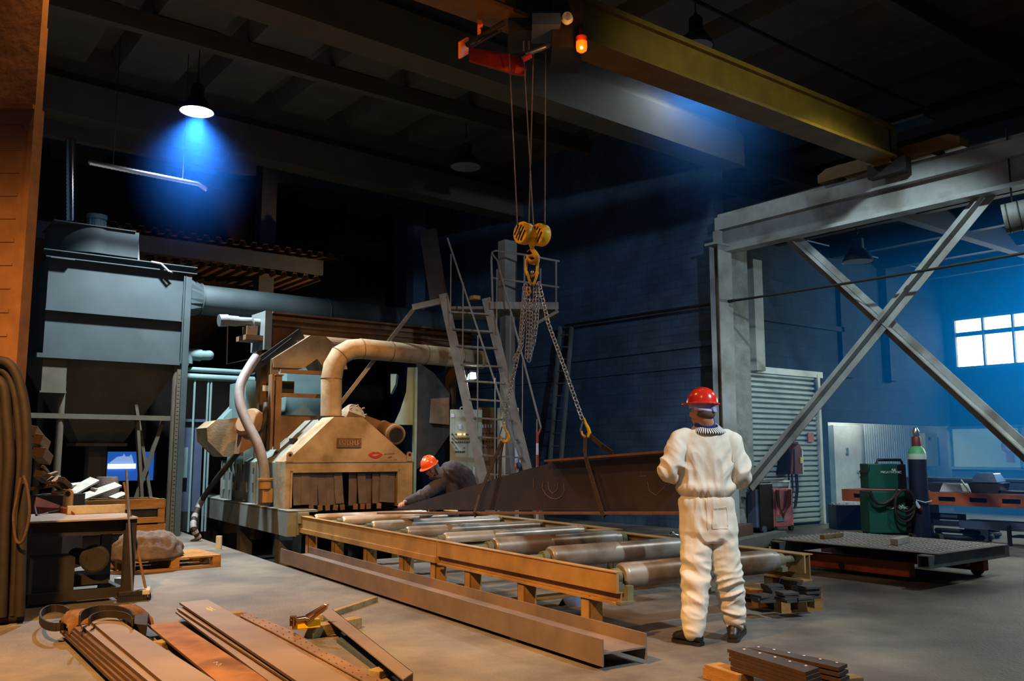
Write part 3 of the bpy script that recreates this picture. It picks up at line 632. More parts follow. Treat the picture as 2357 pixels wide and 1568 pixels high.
for k, ch in enumerate((1, 1, 1, 1, 1, 1, 1, 1)): u = a.x+.03+k*(w-.06)/8; m.box((u, vf-.024, a.z+.03), (u+(w-.06)/8*.35, vf-.018, b.z-.03)); m.box((u, vf-.024, a.z+.03+(k % 3)*.02), (u+(w-.06)/8*.8, vf-.018, a.z+.045+(k % 3)*.02))
part('raised_lettering', m, K['mach'], npl)
# red painted lips and chalk scrawl
def lips(o, k): return [tv(864+(x-864)*k, 1047.5+(y-1047.5)*k, vf-o) for x, y in ((847, 1047), (853, 1043), (860, 1040), (864, 1041.5), (869, 1040), (876, 1043), (881, 1047), (874, 1053), (864, 1056), (854, 1053))]
m = MB(MT); m.prism(lips(.006, 1), (0, .006, 0)); lp = part('painted_lips', m, K['red'], mc, label='red painted lips')
m = MB(MT); m.prism([tv(x, y, vf-.009) for x, y in ((856, 1047.5), (864, 1045.5), (873, 1046.5), (866, 1050), (859, 1050.5))], (0, .003, 0)); part('lip_gap', m, K['mach'], lp)
m = MB(MT)
for row, y in enumerate((1046, 1054, 1061)):
    x0 = (884, 893, 886)[row]; x1 = (908, 902, 915)[row]
    m.tube([tv(x0+(x1-x0)*k/14, y+(-1) ** k*1.6-(k*.15), vf-.004) for k in range(15)], .003, 4)
part('scrawl', m, K['brownp'], mc)
m = MB(MT); p = tv(676, 1017, 7.9); m.box((p.x-.04, 7.86, p.z-.04), (p.x+.05, 8.0, p.z+.05)); part('hatch', m, K['dark'], mc)
# motors on the slopes
c0, c1 = tv(912, 1002, 7.42), tv(880, 985, 8.0)
m = MB(MT); d = (c1-c0).normalized(); m.lathe(c0, [(.14, 0), (.165, .02), (.165, .16), (.13, .2), (.13, .55)], d, 24); mo = part('motor', m, K['brownp'], mc, True)
m = MB(MT); m.lathe(c0-d*.004, [(.118, 0), (.118, .01)], d, 24); m2 = part('fan_grille', m, K['dark'], mo, True)
m = MB(MT); p = tv(835, 968, 8.0); m.bar(p, c1, .2, .16); m.bar(tv(800, 955, 8.1), p, .14, .12); m.bar(c1-V((0, 0, .12)), c1-V((0, 0, .5)), .2, .3); part('motor_bracket', m, K['brownp'], mc)
c = tv(817, 955, 8.5); m = MB(MT); m.lathe(c, [(.2, -.12), (.2, .0), (.17, .05)], V((.3, -.8, .4)).normalized(), 28); 
for k in range(8): t = k*math.pi/4; m.lathe(c+V((math.cos(t)*.15, -.1, math.sin(t)*.15)), [(.015, -.02), (.015, .02)], V((.3, -.8, .4)).normalized(), 6)
part('wheel_housing', m, K['mach'], mc, True)
# left-hand wheel box, flange, post frame and upper hood
P = [tv(x, y, 9.3) for x, y in ((476, 985), (497, 968), (545, 962), (560, 985), (560, 1050), (515, 1052), (478, 1015))]
m = MB(MT); m.prism(P, (0, .7, 0)); part('wheel_box', m, K['mach'], mc)
P = [tv(x, y, 10.4) for x, y in ((512, 965), (545, 930), (590, 930), (590, 980), (520, 980))]; m = MB(MT); m.prism(P, (0, .4, 0)); part('wheel_box', m, K['teal'], mc)
c = tv(572, 972, 8.55); m = MB(MT); m.lathe(c, [(.2, -.1), (.24, -.08), (.24, .02), (.19, .06)], V((-.75, -.45, .45)).normalized(), 30); part('flange_cover', m, K['brownp'], mc, True)
m = MB(MT); P = [tv(x, y, 8.5) for x, y in ((560, 985), (600, 1000), (600, 1020), (550, 1045))]; m.prism(P, (0, .3, 0)); part('flange_bracket', m, K['brownp'], mc)
a, b = tv(631, 1020, 8.3), tv(650, 862, 8.3)
m = MB(MT); m.box((a.x, 8.3, a.z-.1), (b.x, 8.34, b.z)); m.box((a.x-.06, 8.32, a.z-.1), (a.x-.02, 8.5, b.z)); m.box((a.x-.02, 8.28, b.z-.02), (b.x+.02, 8.5, b.z))
for y in (911, 857): p = tv(700, y, 8.4); m.box((b.x, 8.38, p.z-.03), (b.x+.75, 8.44, p.z+.03))
part('post_frame', m, K['brownp'], mc)
up = [(628, 826), (660, 806), (715, 772), (749, 774), (790, 810), (800, 850), (748, 850), (730, 826), (699, 848), (630, 846)]
m = MB(MT); m.prism([tv(x, y, 8.8) for x, y in up], (0, .75, 0)); p = tv(628, 826, 8.8); m.box((p.x-.0, 8.85, p.z-.38), (p.x+.12, 9.5, p.z)); part('elevator_hood', m, K['mach'], mc)
p = tv(603, 880, 9.4); m = MB(MT); m.box((p.x, 8.7, p.z-.25), (p.x+.32, 9.3, p.z-.02)); part('drive_box', m, K['dark'], mc)
m = MB(MT); q = tv(610, 893, 8.68); m.box((q.x-.03, 8.68, q.z-.05), (q.x+.13, 8.7, q.z+.04)); part('label_plate', m, K['white'], mc)
m = MB(MT); m.bar(tv(575, 850, 9.0), tv(690, 768, 9.0), .2, .16); m.bar(tv(605, 832, 8.85), tv(672, 780, 8.85), .05, .04); part('feed_chute', m, K['dark'], mc)
m = MB(MT); m.box((-.1, 9.6, 1.2), (.5, 10.6, 2.6)); m.box((.7, 9.9, 1.2), (1.6, 11, 2.9)); part('hopper', m, K['teal'], mc)
m = MB(MT); m.box((.2, 8.75, 1.3), (1.3, 9.3, 2.0)); part('blast_chamber', m, K['brownp'], mc)
def hosew(pts, r, mt, label, name='hose', wraps=None):
    t = []
    for i in range(len(pts)-1):
        p0 = pts[max(i-1, 0)]; p1 = pts[i]; p2 = pts[i+1]; p3 = pts[min(i+2, len(pts)-1)]
        for k in range(6):
            s = k/6; t.append(.5*((2*p1)+(p2-p0)*s+(2*p0-5*p1+4*p2-p3)*s*s+(3*p1-p0-3*p2+p3)*s**3))
    t.append(pts[-1])
    if wraps is None:
        m = MB(); m.tube(t, r, 14); return solo(name, m, mt, label, 'hose', smooth=True)
    rt = thing(name, label, 'hose', t[-1]); m = MB(); m.tube(t, r, 14); part('hose', m, mt, rt, True)
    for a, b in wraps:
        seg = t[int(a*len(t)):int(b*len(t))+1]; m = MB(); m.tube(seg, r*1.12, 14); part('tape_wrap', m, K['greyh'], rt, True)
    return rt
W3 = lambda x, y, v: MT @ TV(x, y, v)
hosew([W3(590, 822, 8.5), W3(574, 846, 8.4), W3(553, 887, 8.25), W3(553, 931, 8.1), W3(570, 976, 7.95), W3(592, 1020, 7.8), W3(606, 1068, 7.7), W3(610, 1112, 7.65)], .075, K['greyh'], 'thick pale grey hose curving down the side of the blasting machine')
m = MB(MT); p = tv(610, 1125, 7.65); m.lathe(p, [(.09, 0), (.09, .12), (.11, .12), (.11, .15)], UP, 18); m.box((p.x-.05, 7.6, p.z-.2), (p.x+.1, 7.75, p.z)); part('hose_socket', m, K['ochre'], mc, True)
e = G(459, 1246); 
hosew([W3(612, 930, 8.6), W3(603, 983, 8.4), W3(548, 1042, 8.9), W3(489, 1116, 9.4), W3(459, 1163, 9.8), e+V((-.1, .03, .25)), e+V((0, 0, .03))], .045, K['hose'], 'long dark hose with pale tape wraps trailing to the floor', 'taped_hose', [(.62, .68), (.73, .77), (.8, .84), (.87, .9), (.94, .97)])
# exhaust pipe with its bend
pv = 7.95; w = lambda x, y, o=0: MT @ TV(x, y, pv+o)
pth = [w(762, 960), w(763, 872), w(768, 843), w(782, 818), w(806, 805), w(832, 803)]
end = WY(1110, 829, pth[-1].y-.02)
xp = thing('exhaust_pipe', 'dusty tan exhaust pipe bending from the hood towards the stair', 'pipe', pth[0])
m = MB(); m.tube(pth+[end], .165, 26); part('pipe', m, K['mach'], xp, True)
m = MB(); m.lathe(pth[0]-V((0, 0, .02)), [(.21, 0), (.21, .03)], UP, 26); part('base_flange', m, K['dark'], xp, True)
for t in (1, 3, 5): 
    m = MB(); d = (pth[min(t+1, 5)]-pth[t-1]).normalized(); m.torus(pth[t], d, .167, .006, 28, 6); part('seam_ring', m, K['brownp'], xp, True)
for t in (.22, .5, .8):
    m = MB(); q = pth[5]+(end-pth[5])*t; m.torus(q, (end-pth[5]).normalized(), .167, .008, 28, 6); part('seam_ring', m, K['brownp'], xp, True)
# ================================================================ DUST COLLECTOR
dc = thing('dust_collector', 'tall grey dust collector with drum fan on top', 'dust collector', (3.5, 16.3, 0))
X0, X1, Y0, Y1 = 2.46, 4.58, 15.5, 17.3
m = MB(); m.box((X0, Y0, 2.95), (X1, Y1, 4.5)); part('filter_housing', m, K['dust'], dc)
m = MB(); m.box((X0-.1, Y0-.12, 2.88), (X1+.12, Y1+.1, 2.95)); m.box((X0-.02, Y0-.09, 3.64), (X1+.02, Y1, 3.665)); part('flange_band', m, K['dust'], dc)
m = MB(); z = 4.5; m.box((X0-.06, Y0-.1, z), (X1+.2, Y0+.02, z+.015)); m.box((X0-.06, Y0+.01, z), (X1+.2, Y0+.02, z+.12)); m.box((X0-.1, Y0-.1, z+.11), (X1+.2, Y0+.06, z+.125)); m.box((X0, Y0, z), (X1, Y1, z+.04)); m.box((X0, Y0-.14, z-.02), (X0+.35, Y0-.08, z-.005))
part('top_rail', m, K['dust'], dc)
m = MB(); cx, cy = 3.15, 16.2; 
ring_ = []
for k in range(48):
    t = 2*math.pi*k/48; ring_.append((math.cos(t)*.66, math.sin(t)*.7))
m.rings([[V((cx+x, cy+y, zz)) for x, y in ring_] for zz in (4.68, 5.12)]); m.box((cx, cy-.7+.02, 4.68), (cx+.66, cy, 5.12)); m.box((cx-.66, cy-.72, 5.12), (cx+.6, cy+.3, 5.135))
part('fan_drum', m, K['dust'], dc, True)
m = MB(); m.cyl((cx+.1, cy-.1, 5.13), (cx+.1, cy-.1, 5.38), .15); m.cyl((cx+.1, cy-.1, 5.38), (cx+.1, cy-.1, 5.46), .165); m.box((cx+.2, cy-.25, 5.13), (cx+.36, cy, 5.24))
for k in range(10): t = k*math.pi/5; m.box((cx+.1+math.cos(t)*.15-.008, cy-.1+math.sin(t)*.15-.008, 5.15), (cx+.1+math.cos(t)*.15+.008, cy-.1+math.sin(t)*.15+.008, 5.36))
part('fan_motor', m, K['teal'], dc, True)
m = MB(); m.cyl((cx, cy, 4.54), (cx, cy, 4.68), .4); part('fan_inlet', m, K['dark'], dc, True)
m = MB(); xm, ym = (X0+X1)/2, (Y0+Y1)/2
m.rings([[V((X0, Y0+.02, 2.88)), V((X1, Y0+.02, 2.88)), V((X1, Y1, 2.88)), V((X0, Y1, 2.88))], [V((xm-.35, ym-.35, 1.55)), V((xm+.35, ym-.35, 1.55)), V((xm+.35, ym+.35, 1.55)), V((xm-.35, ym+.35, 1.55))]]); m.box((xm-.4, ym-.4, 1.5), (xm+.4, ym+.4, 1.55)); m.box((xm-.14, ym-.14, .9), (xm+.14, ym+.14, 1.5))
part('hopper', m, K['dustd'], dc)
m = MB(); 
m.tube([(xm, ym-.9, 1.0), (xm, ym-.9, .8), (xm, ym-.9, .45)], [.16, .2, .12], 12); part('dust_bag', m, K['sack'], dc, True)
for x, y in ((X0+.32, Y0+.05), (X1-.06, Y0-.02), (X0+.3, Y1-.1), (X1-.1, Y1-.1)):
    m = MB(); m.cyl((x, y, 0), (x, y, 2.9), .055, seg=16); part('leg', m, K['dustd'], dc, True)
m = MB(); m.box((X0-.3, Y0-.02, 1.93), (X1-.05, Y0+.06, 2.01)); m.box((X0, Y0-.06, 2.35), (X0+.35, Y0+.02, 2.88)); m.box((X0-.02, Y0-.09, 2.33), (X0+.36, Y0+.02, 2.36)); m.bar((4.15, 15.6, .1), (3.95, 15.6, 2.0), .05, .12); m.bar((4.35, 15.6, .1), (3.95, 15.7, 2.2), .05, .06); m.bar((3.85, 15.6, .1), (4.4, 15.6, 2.0), .05, .06)
part('support_frame', m, K['dustd'], dc)
x, y = 4.6, 15.32
m = MB(); m.box((x-.03, y, 0), (x+.07, y+.05, 4.42)); m.tube([(x-.06, y-.02, 4.42), (x-.06, y-.02, 2.9)], .012, 8); part('corner_post', m, K['dust'], dc)
m = MB(); m.box((x-.11, y-.03, 0), (x-.05, y, 2.8)); 
for k in range(40): m.box((x-.095, y-.034, .05+k*.068), (x-.065, y-.029, .075+k*.068))
part('cable_tray', m, K['dustd'], dc)
m = MB(); m.tube([(cx+.5, cy-.55, 5.14), (cx+.62, cy-.62, 5.12), (cx+.66, cy-.64, 4.9), (cx+.68, cy-.66, 4.62)], .018, 8); m.tube([(cx+.85, Y0-.1, 4.62), (cx+1.0, Y0-.14, 4.6), (cx+1.13, Y0-.16, 4.48), (cx+1.2, Y0-.12, 4.46), (cx+1.1, Y0-.1, 4.52)], .02, 8); part('power_cable', m, K['greyh'], dc, True)
# foil ducts
def foil(pts, r, label, n=60):
    P = []; L = [V(p) for p in pts]; tot = sum((b-a).length for a, b in zip(L[:-1], L[1:]))
    for a, b in zip(L[:-1], L[1:]):
        k = max(2, int(n*(b-a).length/tot))
        for i in range(k): P.append(a+(b-a)*i/k)
    P.append(L[-1]); m = MB(); m.tube(P, [r*(1 if i % 2 else .86) for i in range(len(P))], 16); return solo('flexible_duct', m, K['flex'], label, 'duct', 'shiny flexible ducts', smooth='all')
foil([WY(164, 512, 16.4), WY(163, 320, 16.4)], .09, 'upright shiny flexible duct rising behind the drum fan', 46)
fd_ = foil([WY(203, 373, 14.6), WY(457, 424, 14.6), WY(476, 437, 14.6)], .05, 'shiny blue-lit flexible duct slung below the lamp', 60)
for px in (260, 420):
    q = WY(px, 373+(px-203)*.2, 14.6); m = MB(); m.tube([q, V((q.x, q.y, 8.12))], .006, 6); part('hanger', m, K['dark'], fd_)
# main grey air duct
yd = 15.75; za = WY(460, 690, yd).z; rd = .27; xs_ = WY(460, 690, yd).x
ad = thing('air_duct', 'long pale grey air duct leaving the dust collector to the right', 'duct', (xs_, yd, za))
m = MB(); m.cyl((xs_, yd, za), (11.2, yd, za), rd, seg=32); part('duct', m, K['dust'], ad, True)
m = MB(); q = [V((X1, yd-.35, za-.42)), V((X1, yd+.35, za-.42)), V((X1, yd+.35, za+.38)), V((X1, yd-.35, za+.38))]
N_ = 24; A = []; B = []
for k in range(N_):
    t = 2*math.pi*(k+.5)/N_; c_, s_ = math.cos(t), math.sin(t); kk = .35/max(abs(c_), abs(s_)*.9); A.append(V((X1+.02, yd+c_*kk, za+s_*kk))); B.append(V((xs_, yd+c_*rd, za+s_*rd)))
m.rings([A, B]); part('transition', m, K['dust'], ad)
m = MB(); m.torus((xs_, yd, za), (1, 0, 0), rd+.01, .018, 30, 6); m.torus((7.4, yd, za), (1, 0, 0), rd+.005, .012, 30, 6); part('joint_ring', m, K['dust'], ad, True)
# screw conveyor and its geared motor
ys = 13.9
sc_ = thing('screw_conveyor', 'brown trough conveyor with pale geared motor behind the pipe', 'conveyor', WY(612, 790, ys))
a, b = WY(624, 722, ys), WY(624, 800, ys)
m = MB(); m.box((a.x, ys, b.z), (9.6, ys+.5, a.z)); m.box((a.x, ys-.06, a.z-.1), (9.6, ys, a.z-.04)); m.box((a.x, ys-.05, a.z-.2), (9.6, ys, a.z-.17)); m.box((a.x, ys-.08, a.z), (9.6, ys+.5, a.z+.03)); m.cyl((a.x+.4, ys-.02, b.z+.12), (9.6, ys-.02, b.z+.12), .14); part('trough', m, K['brownp'], sc_)
m = MB(); m.box((a.x-.12, ys-.06, b.z-.05), (a.x, ys+.55, a.z+.03)); part('end_plate', m, K['motorp'], sc_)
mm_ = [WY(x, y, ys+.2) for x, y in ((504, 738), (524, 738), (548, 740), (576, 741), (604, 744))]
m = MB(); m.tube([mm_[0], mm_[1]], [.1, .1], 18); m.tube([mm_[1], mm_[2]], [.085, .085], 18); m.tube([mm_[2], mm_[3], mm_[3]+V((.06, 0, -.08))], [.075, .075, .05], 16); m.tube([mm_[3]+V((.05, 0, 0)), mm_[4]], [.06, .07], 16); part('gear_motor', m, K['motorp'], sc_, True)
m = MB(); p, q = WY(556, 778, ys+.2), WY(612, 770, ys+.2); m.box((p.x, ys, p.z-.04), (a.x, ys+.45, p.z+.04)); m.box((p.x+.05, ys+.1, p.z+.04), (p.x+.22, ys+.3, p.z+.2)); part('motor_shelf', m, K['brownp'], sc_)
m = MB(); m.tube([WY(524, 752, ys+.2), WY(522, 838, ys+.2), WY(578, 826, ys+.2)], .01, 6); part('conduit', m, K['greyh'], sc_)
for x in (a.x-.1, 9.2): m = MB(); m.box((x, ys+.1, 0), (x+.12, ys+.3, b.z)); part('support_post', m, K['brownp'], sc_)
# pipe rack, teal gear motor, cabinets behind the collector
yr = 16.0
pr = thing('pipe_rack', 'pale pipes on a rack between collector and blasting machine', 'pipes', WY(480, 1140, yr))
for y, r in ((849, .045), (866, .06)):
    p, q = WY(414, y, yr), WY(585, y+4, yr); m = MB(); m.cyl(p, (q.x, yr, p.z), r); part('pipe', m, K['teal'], pr, True)
for x in (449, 480, 487):
    p = WY(x, 872, yr); m = MB(); m.cyl(p, (p.x, yr, 0), .02); part('support', m, K['teal'], pr, True)
gm = thing('geared_motor', 'small teal geared motor on the pipe rack', 'motor', WY(440, 840, yr))
m = MB(); p = WY(428, 822, yr); m.cyl(p+V((0, 0, -.12)), p+V((0, 0, .1)), .12); m.cyl(p+V((0, 0, .06)), WY(462, 818, yr), .11); part('gearbox', m, K['teal'], gm, True)
m = MB(); m.cyl(WY(462, 818, yr), WY(480, 818, yr), .09); m.sph(WY(481, 818, yr), .09); part('motor', m, K['teal'], gm, True)
cb = thing('electric_cabinet', 'dark blue-grey steel cabinet behind the taped hose', 'cabinet', WY(445, 1150, 16.2))
p, q = WY(415, 1155, 16.2), WY(468, 972, 16.2)
m = MB(); m.box((p.x, 16.2, .35), (q.x, 16.8, q.z)); part('body', m, K['blued'], cb)
m = MB(); m.box((p.x-.03, 16.15, q.z), (q.x+.05, 16.85, q.z+.05)); part('lid', m, K['blued'], cb)
m = MB(); m.box((p.x, 16.2, 0), (q.x, 16.8, .35)); part('plinth', m, K['dark'], cb)
m = MB(); a = WY(424, 1030, 16.1); b = WY(430, 1100, 16.1); m.box((a.x, 16.1, b.z), (b.x, 16.2, a.z)); part('side_strip', m, K['teal'], cb)
# inner booth roof of trapezoidal sheet with fascia
yb = 18.4
bo = thing('booth_roof', 'trapezoidal sheet roof with blue fascia in the dark behind the collector', 'roof', WY(520, 640, yb))
a, b = WY(330, 548, yb), WY(745, 590, yb)
m = MB(); m.box((a.x-2, yb, a.z-.28), (b.x, yb+.08, a.z+.06)); part('fascia', m, K['blued'], bo)
def deckm(x0, x1, y0, y1, z, dz, p=.26, h=.1):
    m = MB(); x = x0; 
    while x < x1:
        P = [(x, 0), (x+p*.3, 0), (x+p*.42, h), (x+p*.78, h), (x+p*.9, 0), (x+p, 0)]
        m.rings([[V((u, y0, z+w_)) for u, w_ in P]+[V((u, y0, z+w_+.01)) for u, w_ in P[::-1]], [V((u, y1, z+dz+w_)) for u, w_ in P]+[V((u, y1, z+dz+w_+.01)) for u, w_ in P[::-1]]])
        x += p
    return m
part('lower_sheet', deckm(a.x-1, b.x-.2, yb+.1, yb+1.75, a.z-.4, 0), K['deck'], bo)
part('upper_sheet', deckm(a.x-1, b.x+.4, yb-.1, yb+1.2, a.z+.12, .15), K['deck'], bo)
# ================================================================ STAIR, PLATFORM, LADDER
ds = 14.0
def wd(x, y, o=0): return WD(x, y, ds+o)
st = thing('steel_stair', 'steep steel stair with thin handrails up to the platform', 'stair', wd(1150, 1230))
rail = lambda L, r=.014: [wd(*p) for p in L]
lb, lt = wd(1137, 1215, -.3), wd(1023, 690, .5); rb_, rtp = wd(1243, 1200, -.3), wd(1122, 700, .5)
for p, q in ((lb, lt), (rb_, rtp)):
    m = MB(); p = V((p.x, p.y, .0)) if p.z < .25 else p; m.bar(p, q+(q-p).normalized()*.1, .15, .06, CF); part('stringer', m, K['stairp'], st)
for y, xl, xr in ((722, 1033, 1125), (762, 1042, 1135), (800, 1051, 1144), (842, 1061, 1154), (880, 1070, 1162), (922, 1080, 1171), (965, 1090, 1181), (1009, 1100, 1191), (1051, 1110, 1201), (1095, 1120, 1210), (1140, 1129, 1222)):
    t = (y-690)/525; m = MB(); m.bar(wd(xl, y-3, .5-.8*t), wd(xr, y+3, .5-.8*t), .16, .025, UP); part('tread', m, K['stairp'], st)
for L in ([(1030, 548, .4), (1100, 760, .1), (1185, 1020, -.3), (1196, 1052, -.3)], [(1133, 585, .4), (1145, 600, .4), (1240, 965, -.3), (1245, 985, -.3)]):
    m = MB(); m.tube([wd(*p) for p in L], .016, 8); part('handrail', m, K['stairp'], st, True)
for (x, y, y2, o) in ((1038, 585, 750, .3), (1066, 650, 850, .2), (1100, 772, 1005, 0), (1140, 870, 1110, -.2), (1144, 620, 770, .3), (1175, 720, 880, .1), (1203, 830, 1000, 0), (1236, 965, 1075, -.3)):
    m = MB(); m.tube([wd(x, y, o), wd(x-1, y2, o)], .011, 6); part('baluster', m, K['stairp'], st, True)
m = MB(); m.tube([wd(1245, 985, -.3), wd(1238, 1002, -.3)], .016, 8); part('red_tip', m, K['red'], st, True, label='red painted end')
pf = thing('platform', 'railed steel platform at the top of the steep stair', 'platform', wd(1200, 720, .8))
a, b, c, d = wd(950, 712, 1.3), wd(1020, 688, .5), wd(1125, 705, .5), wd(1285, 716, .5)
m = MB(); b2 = wd(1128, 704, .45); m.bar(b2, V((d.x, d.y, b2.z)), .1, .12); m.slab([V((b.x, b.y, b2.z)), V((d.x, d.y, b2.z)), V((d.x, d.y, b2.z))+CF*1.2, V((b.x, b.y, b2.z))+CF*1.2], .05); m.bar(wd(950, 708, .6), wd(1030, 690, .5), .06, .1); part('deck', m, K['stairp'], pf)
m = MB(); m.bar(wd(952, 712, .6), wd(760, 960, .2), .05, .06); part('stay', m, K['stairp'], pf)
for L in ([(1134, 700), (1131, 600), (1133, 581), (1140, 577), (1210, 587), (1288, 602)], [(1133, 640), (1210, 650), (1287, 662)]):
    m = MB(); m.tube([wd(x, y, .45) for x, y in L], .018, 8); part('guard_rail', m, K['stairp'], pf, True)
for x, y, y2 in ((1207, 588, 705), (1280, 601, 716), (1244, 618, 660)):
    m = MB(); m.tube([wd(x, y, .45), wd(x, y2, .45)], .016, 8); part('rail_post', m, K['stairp'], pf, True)
m = MB(); p = wd(1168, 720, .9); m.box((p.x-.1, p.y-.08, 0), (p.x+.1, p.y+.08, p.z+.05)); q = wd(1168, 556, .9); m.box((p.x-.13, p.y-.1, p.z+.1), (p.x+.13, p.y+.1, q.z)); part('support_column', m, K['stairp'], pf)
m = MB(); m.bar(wd(1285, 716, .5), wd(1235, 745, .5), .05, .05); part('knee_brace', m, K['stairp'], pf)
m = MB(); p = wd(1093, 688, .45); m.box((p.x-.07, p.y-.07, p.z-.02), (p.x+.07, p.y+.07, p.z+.05), .01); solo('junction_box', m, K['wood'], 'small pale box lying at the stair head', 'box')
pk = MB(); pk.bar(wd(985, 530, .9), wd(1010, 690, .6), .3, .06, CF); solo('leaning_plank', pk, K['dark'], 'dark plank leaning up beside the stair head', 'plank')
ld = thing('wall_ladder', 'narrow upright ladder leaning on the dark block wall', 'ladder', WX(1275, 1170, 12.1))
a, b, c, d = WX(1258, 1165, 11.7), WX(1290, 752, 12.3), WX(1283, 1165, 11.7), WX(1316, 752, 12.3)
for p, q in ((a, b), (c, d)):
    m = MB(); m.bar(V((p.x, p.y, max(0, p.z))), q, .05, .08, (1, 0, 0)); part('rail', m, K['tube'], ld)
for k in range(14):
    t = (k+.6)/14.3; m = MB(); m.cyl(a+(b-a)*t, c+(d-c)*t, .015, seg=8); part('rung', m, K['tube'], ld, True)
# ================================================================ CONTROL CABINETS
dcab = 15.2
def wc(x, y, o=0): return WD(x, y, dcab+o)
def cabinet(name, label, x0, x1, ytop, mt, off=0, dep=.4):
    a, b = wc(x0, ytop, off), wc(x1, ytop, off); z = a.z; t = thing(name, label, 'cabinet', V(((a.x+b.x)/2, (a.y+b.y)/2, 0)))
    m = MB(); P = [V((a.x, a.y, .05)), V((b.x, b.y, .05)), V((b.x, b.y, .05))+CF*dep, V((a.x, a.y, .05))+CF*dep]; m.hexa(P+[V((p.x, p.y, z)) for p in P], .012); part('body', m, mt, t)
    m = MB(); P = [V((p.x, p.y, 0)) for p in P]; m.hexa(P+[p+V((0, 0, .05)) for p in P]); part('plinth', m, K['dark'], t)
    return t, a, b
def onface(m, x, y, w, h, off, t=.02):
    c = wc(x, y, off); m.hexa([c+CR*sx*w-UP*h+CF*sy for sx, sy in ((-1, -t), (1, -t), (1, 0), (-1, 0))]+[c+CR*sx*w+UP*h+CF*sy for sx, sy in ((-1, -t), (1, -t), (1, 0), (-1, 0))])
t1, a, b = cabinet('control_cabinet', 'grey-green control cabinet with rows of buttons, lit lamps', 1036, 1110, 943, K['cab'])
lamp_on = emit('amber_lamp', 'ffb060', 6)
for ri, (y, xs2) in enumerate(((1000, (1041, 1050, 1055, 1060, 1069, 1074, 1080)), (1009, (1041, 1050, 1055, 1060, 1065, 1070, 1075, 1080)), (1018, (1041, 1050, 1055, 1060, 1065, 1070, 1075, 1080)), (1031, (1050, 1069)), (1040, (1050, 1055, 1060, 1065, 1069)))):
    for x in xs2:
        on = ri == 0 and x in (1055, 1060, 1069)
        m = MB(); c = wc(x, y); m.cyl(c-CF*.025, c, .013, seg=8); part('indicator_lamp' if on else 'push_button', m, lamp_on if on else (K['dark'] if ri % 2 == 0 else K['olive']), t1)
m = MB(); onface(m, 1059, 983, .022, .04, 0); part('gauge', m, K['paper'], t1)
m = MB(); c = wc(1063, 941, .2); m.torus(c, CF, .03, .008, 14, 6); part('lifting_eye', m, K['cab'], t1, True)
for x in (1077, 1091): m = MB(); onface(m, x, 1085, .018, .07, 0); part('handle', m, K['white'], t1)
m = MB(); onface(m, 1042, 957, .03, .03, 0, .004); part('sticker', m, K['paper'], t1)
t2, a, b = cabinet('control_cabinet', 'brown-shaded control cabinet behind the stair treads', 1098, 1142, 938, K['cabb'], .1)
m = MB()
for x in (1105, 1111, 1118, 1124, 1130): onface(m, x, 981, .014, .03, .1)
part('meter_row', m, K['paper'], t2)
for y in (998, 1016, 1030):
    for x in (1106, 1113, 1120, 1127, 1134): m = MB(); c = wc(x, y, .1); m.cyl(c-CF*.02, c, .012, seg=8); part('push_button', m, K['dark'], t2)
t3, a, b = cabinet('switch_cabinet', 'pale grey switch cabinet with papers taped to it', 1144, 1194, 939, K['white'], .15)
m = MB()
for y in (970, 1015): onface(m, 1177, y, .02, .02, .15)
part('lock', m, K['dark'], t3)
m = MB(); c = wc(1174, 1045, .13)
P = [wc(x, y, .13) for x, y in ((1158, 1018), (1180, 1022), (1200, 1028), (1203, 1060), (1198, 1072), (1147, 1066), (1150, 1040))]
m.prism(P, CF*.005); solo('paper_sheet', m, K['paper'], 'large crumpled white paper sheet on the switch cabinet', 'paper')
for x, mt, lab in ((1178, K['orangeh'], 'orange ear defenders hanging by the switch cabinet'), (1200, K['blued'], 'dark blue ear defenders hanging by the switch cabinet')):
    t = thing('ear_defenders', lab, 'ear defenders', wc(x, 1075, .02), 0, 'ear defenders on the cabinet')
    m = MB(); m.tube([wc(x+math.cos(a_)*7, 1068-math.sin(a_)*18, .0) for a_ in [math.pi*k/8 for k in range(9)]], .008, 6); part('headband', m, K['dark'], t, True)
    for s in (-6, 6): m = MB(); m.sph(wc(x+s, 1072+(2 if s > 0 else 0), -.02), (.05, .05, .06)); part('ear_cup', m, mt, t, True)
# red and white pole
p = WD(1237, 1090, 13.2); po = thing('striped_pole', 'thin red and white pole standing behind the hanging beam', 'pole', V((p.x, p.y, 0)))
for k in range(10):
    m = MB(); m.cyl((p.x, p.y, k*.17), (p.x, p.y, k*.17+.17), .018, seg=8); part('band', m, K['red'] if k % 2 else K['white'], po, True)
fl = thing('flood_lamp', 'small glowing floodlight behind the stair', 'lamp', WD(1086, 868, 14.9))
m = MB(); P = [WD(x, y, 14.9) for x, y in ((1075, 874), (1078, 861), (1085, 857), (1095, 858), (1096, 872))]; m.prism(P, CF*.03); part('lens', m, emit('flood_lens', 'd8fff0', 9), fl)
m = MB(); c = WD(1086, 866, 15.0); m.box(c-V((.1, .06, .08)), c+V((.1, .1, .1))); part('housing', m, K['dark'], fl)
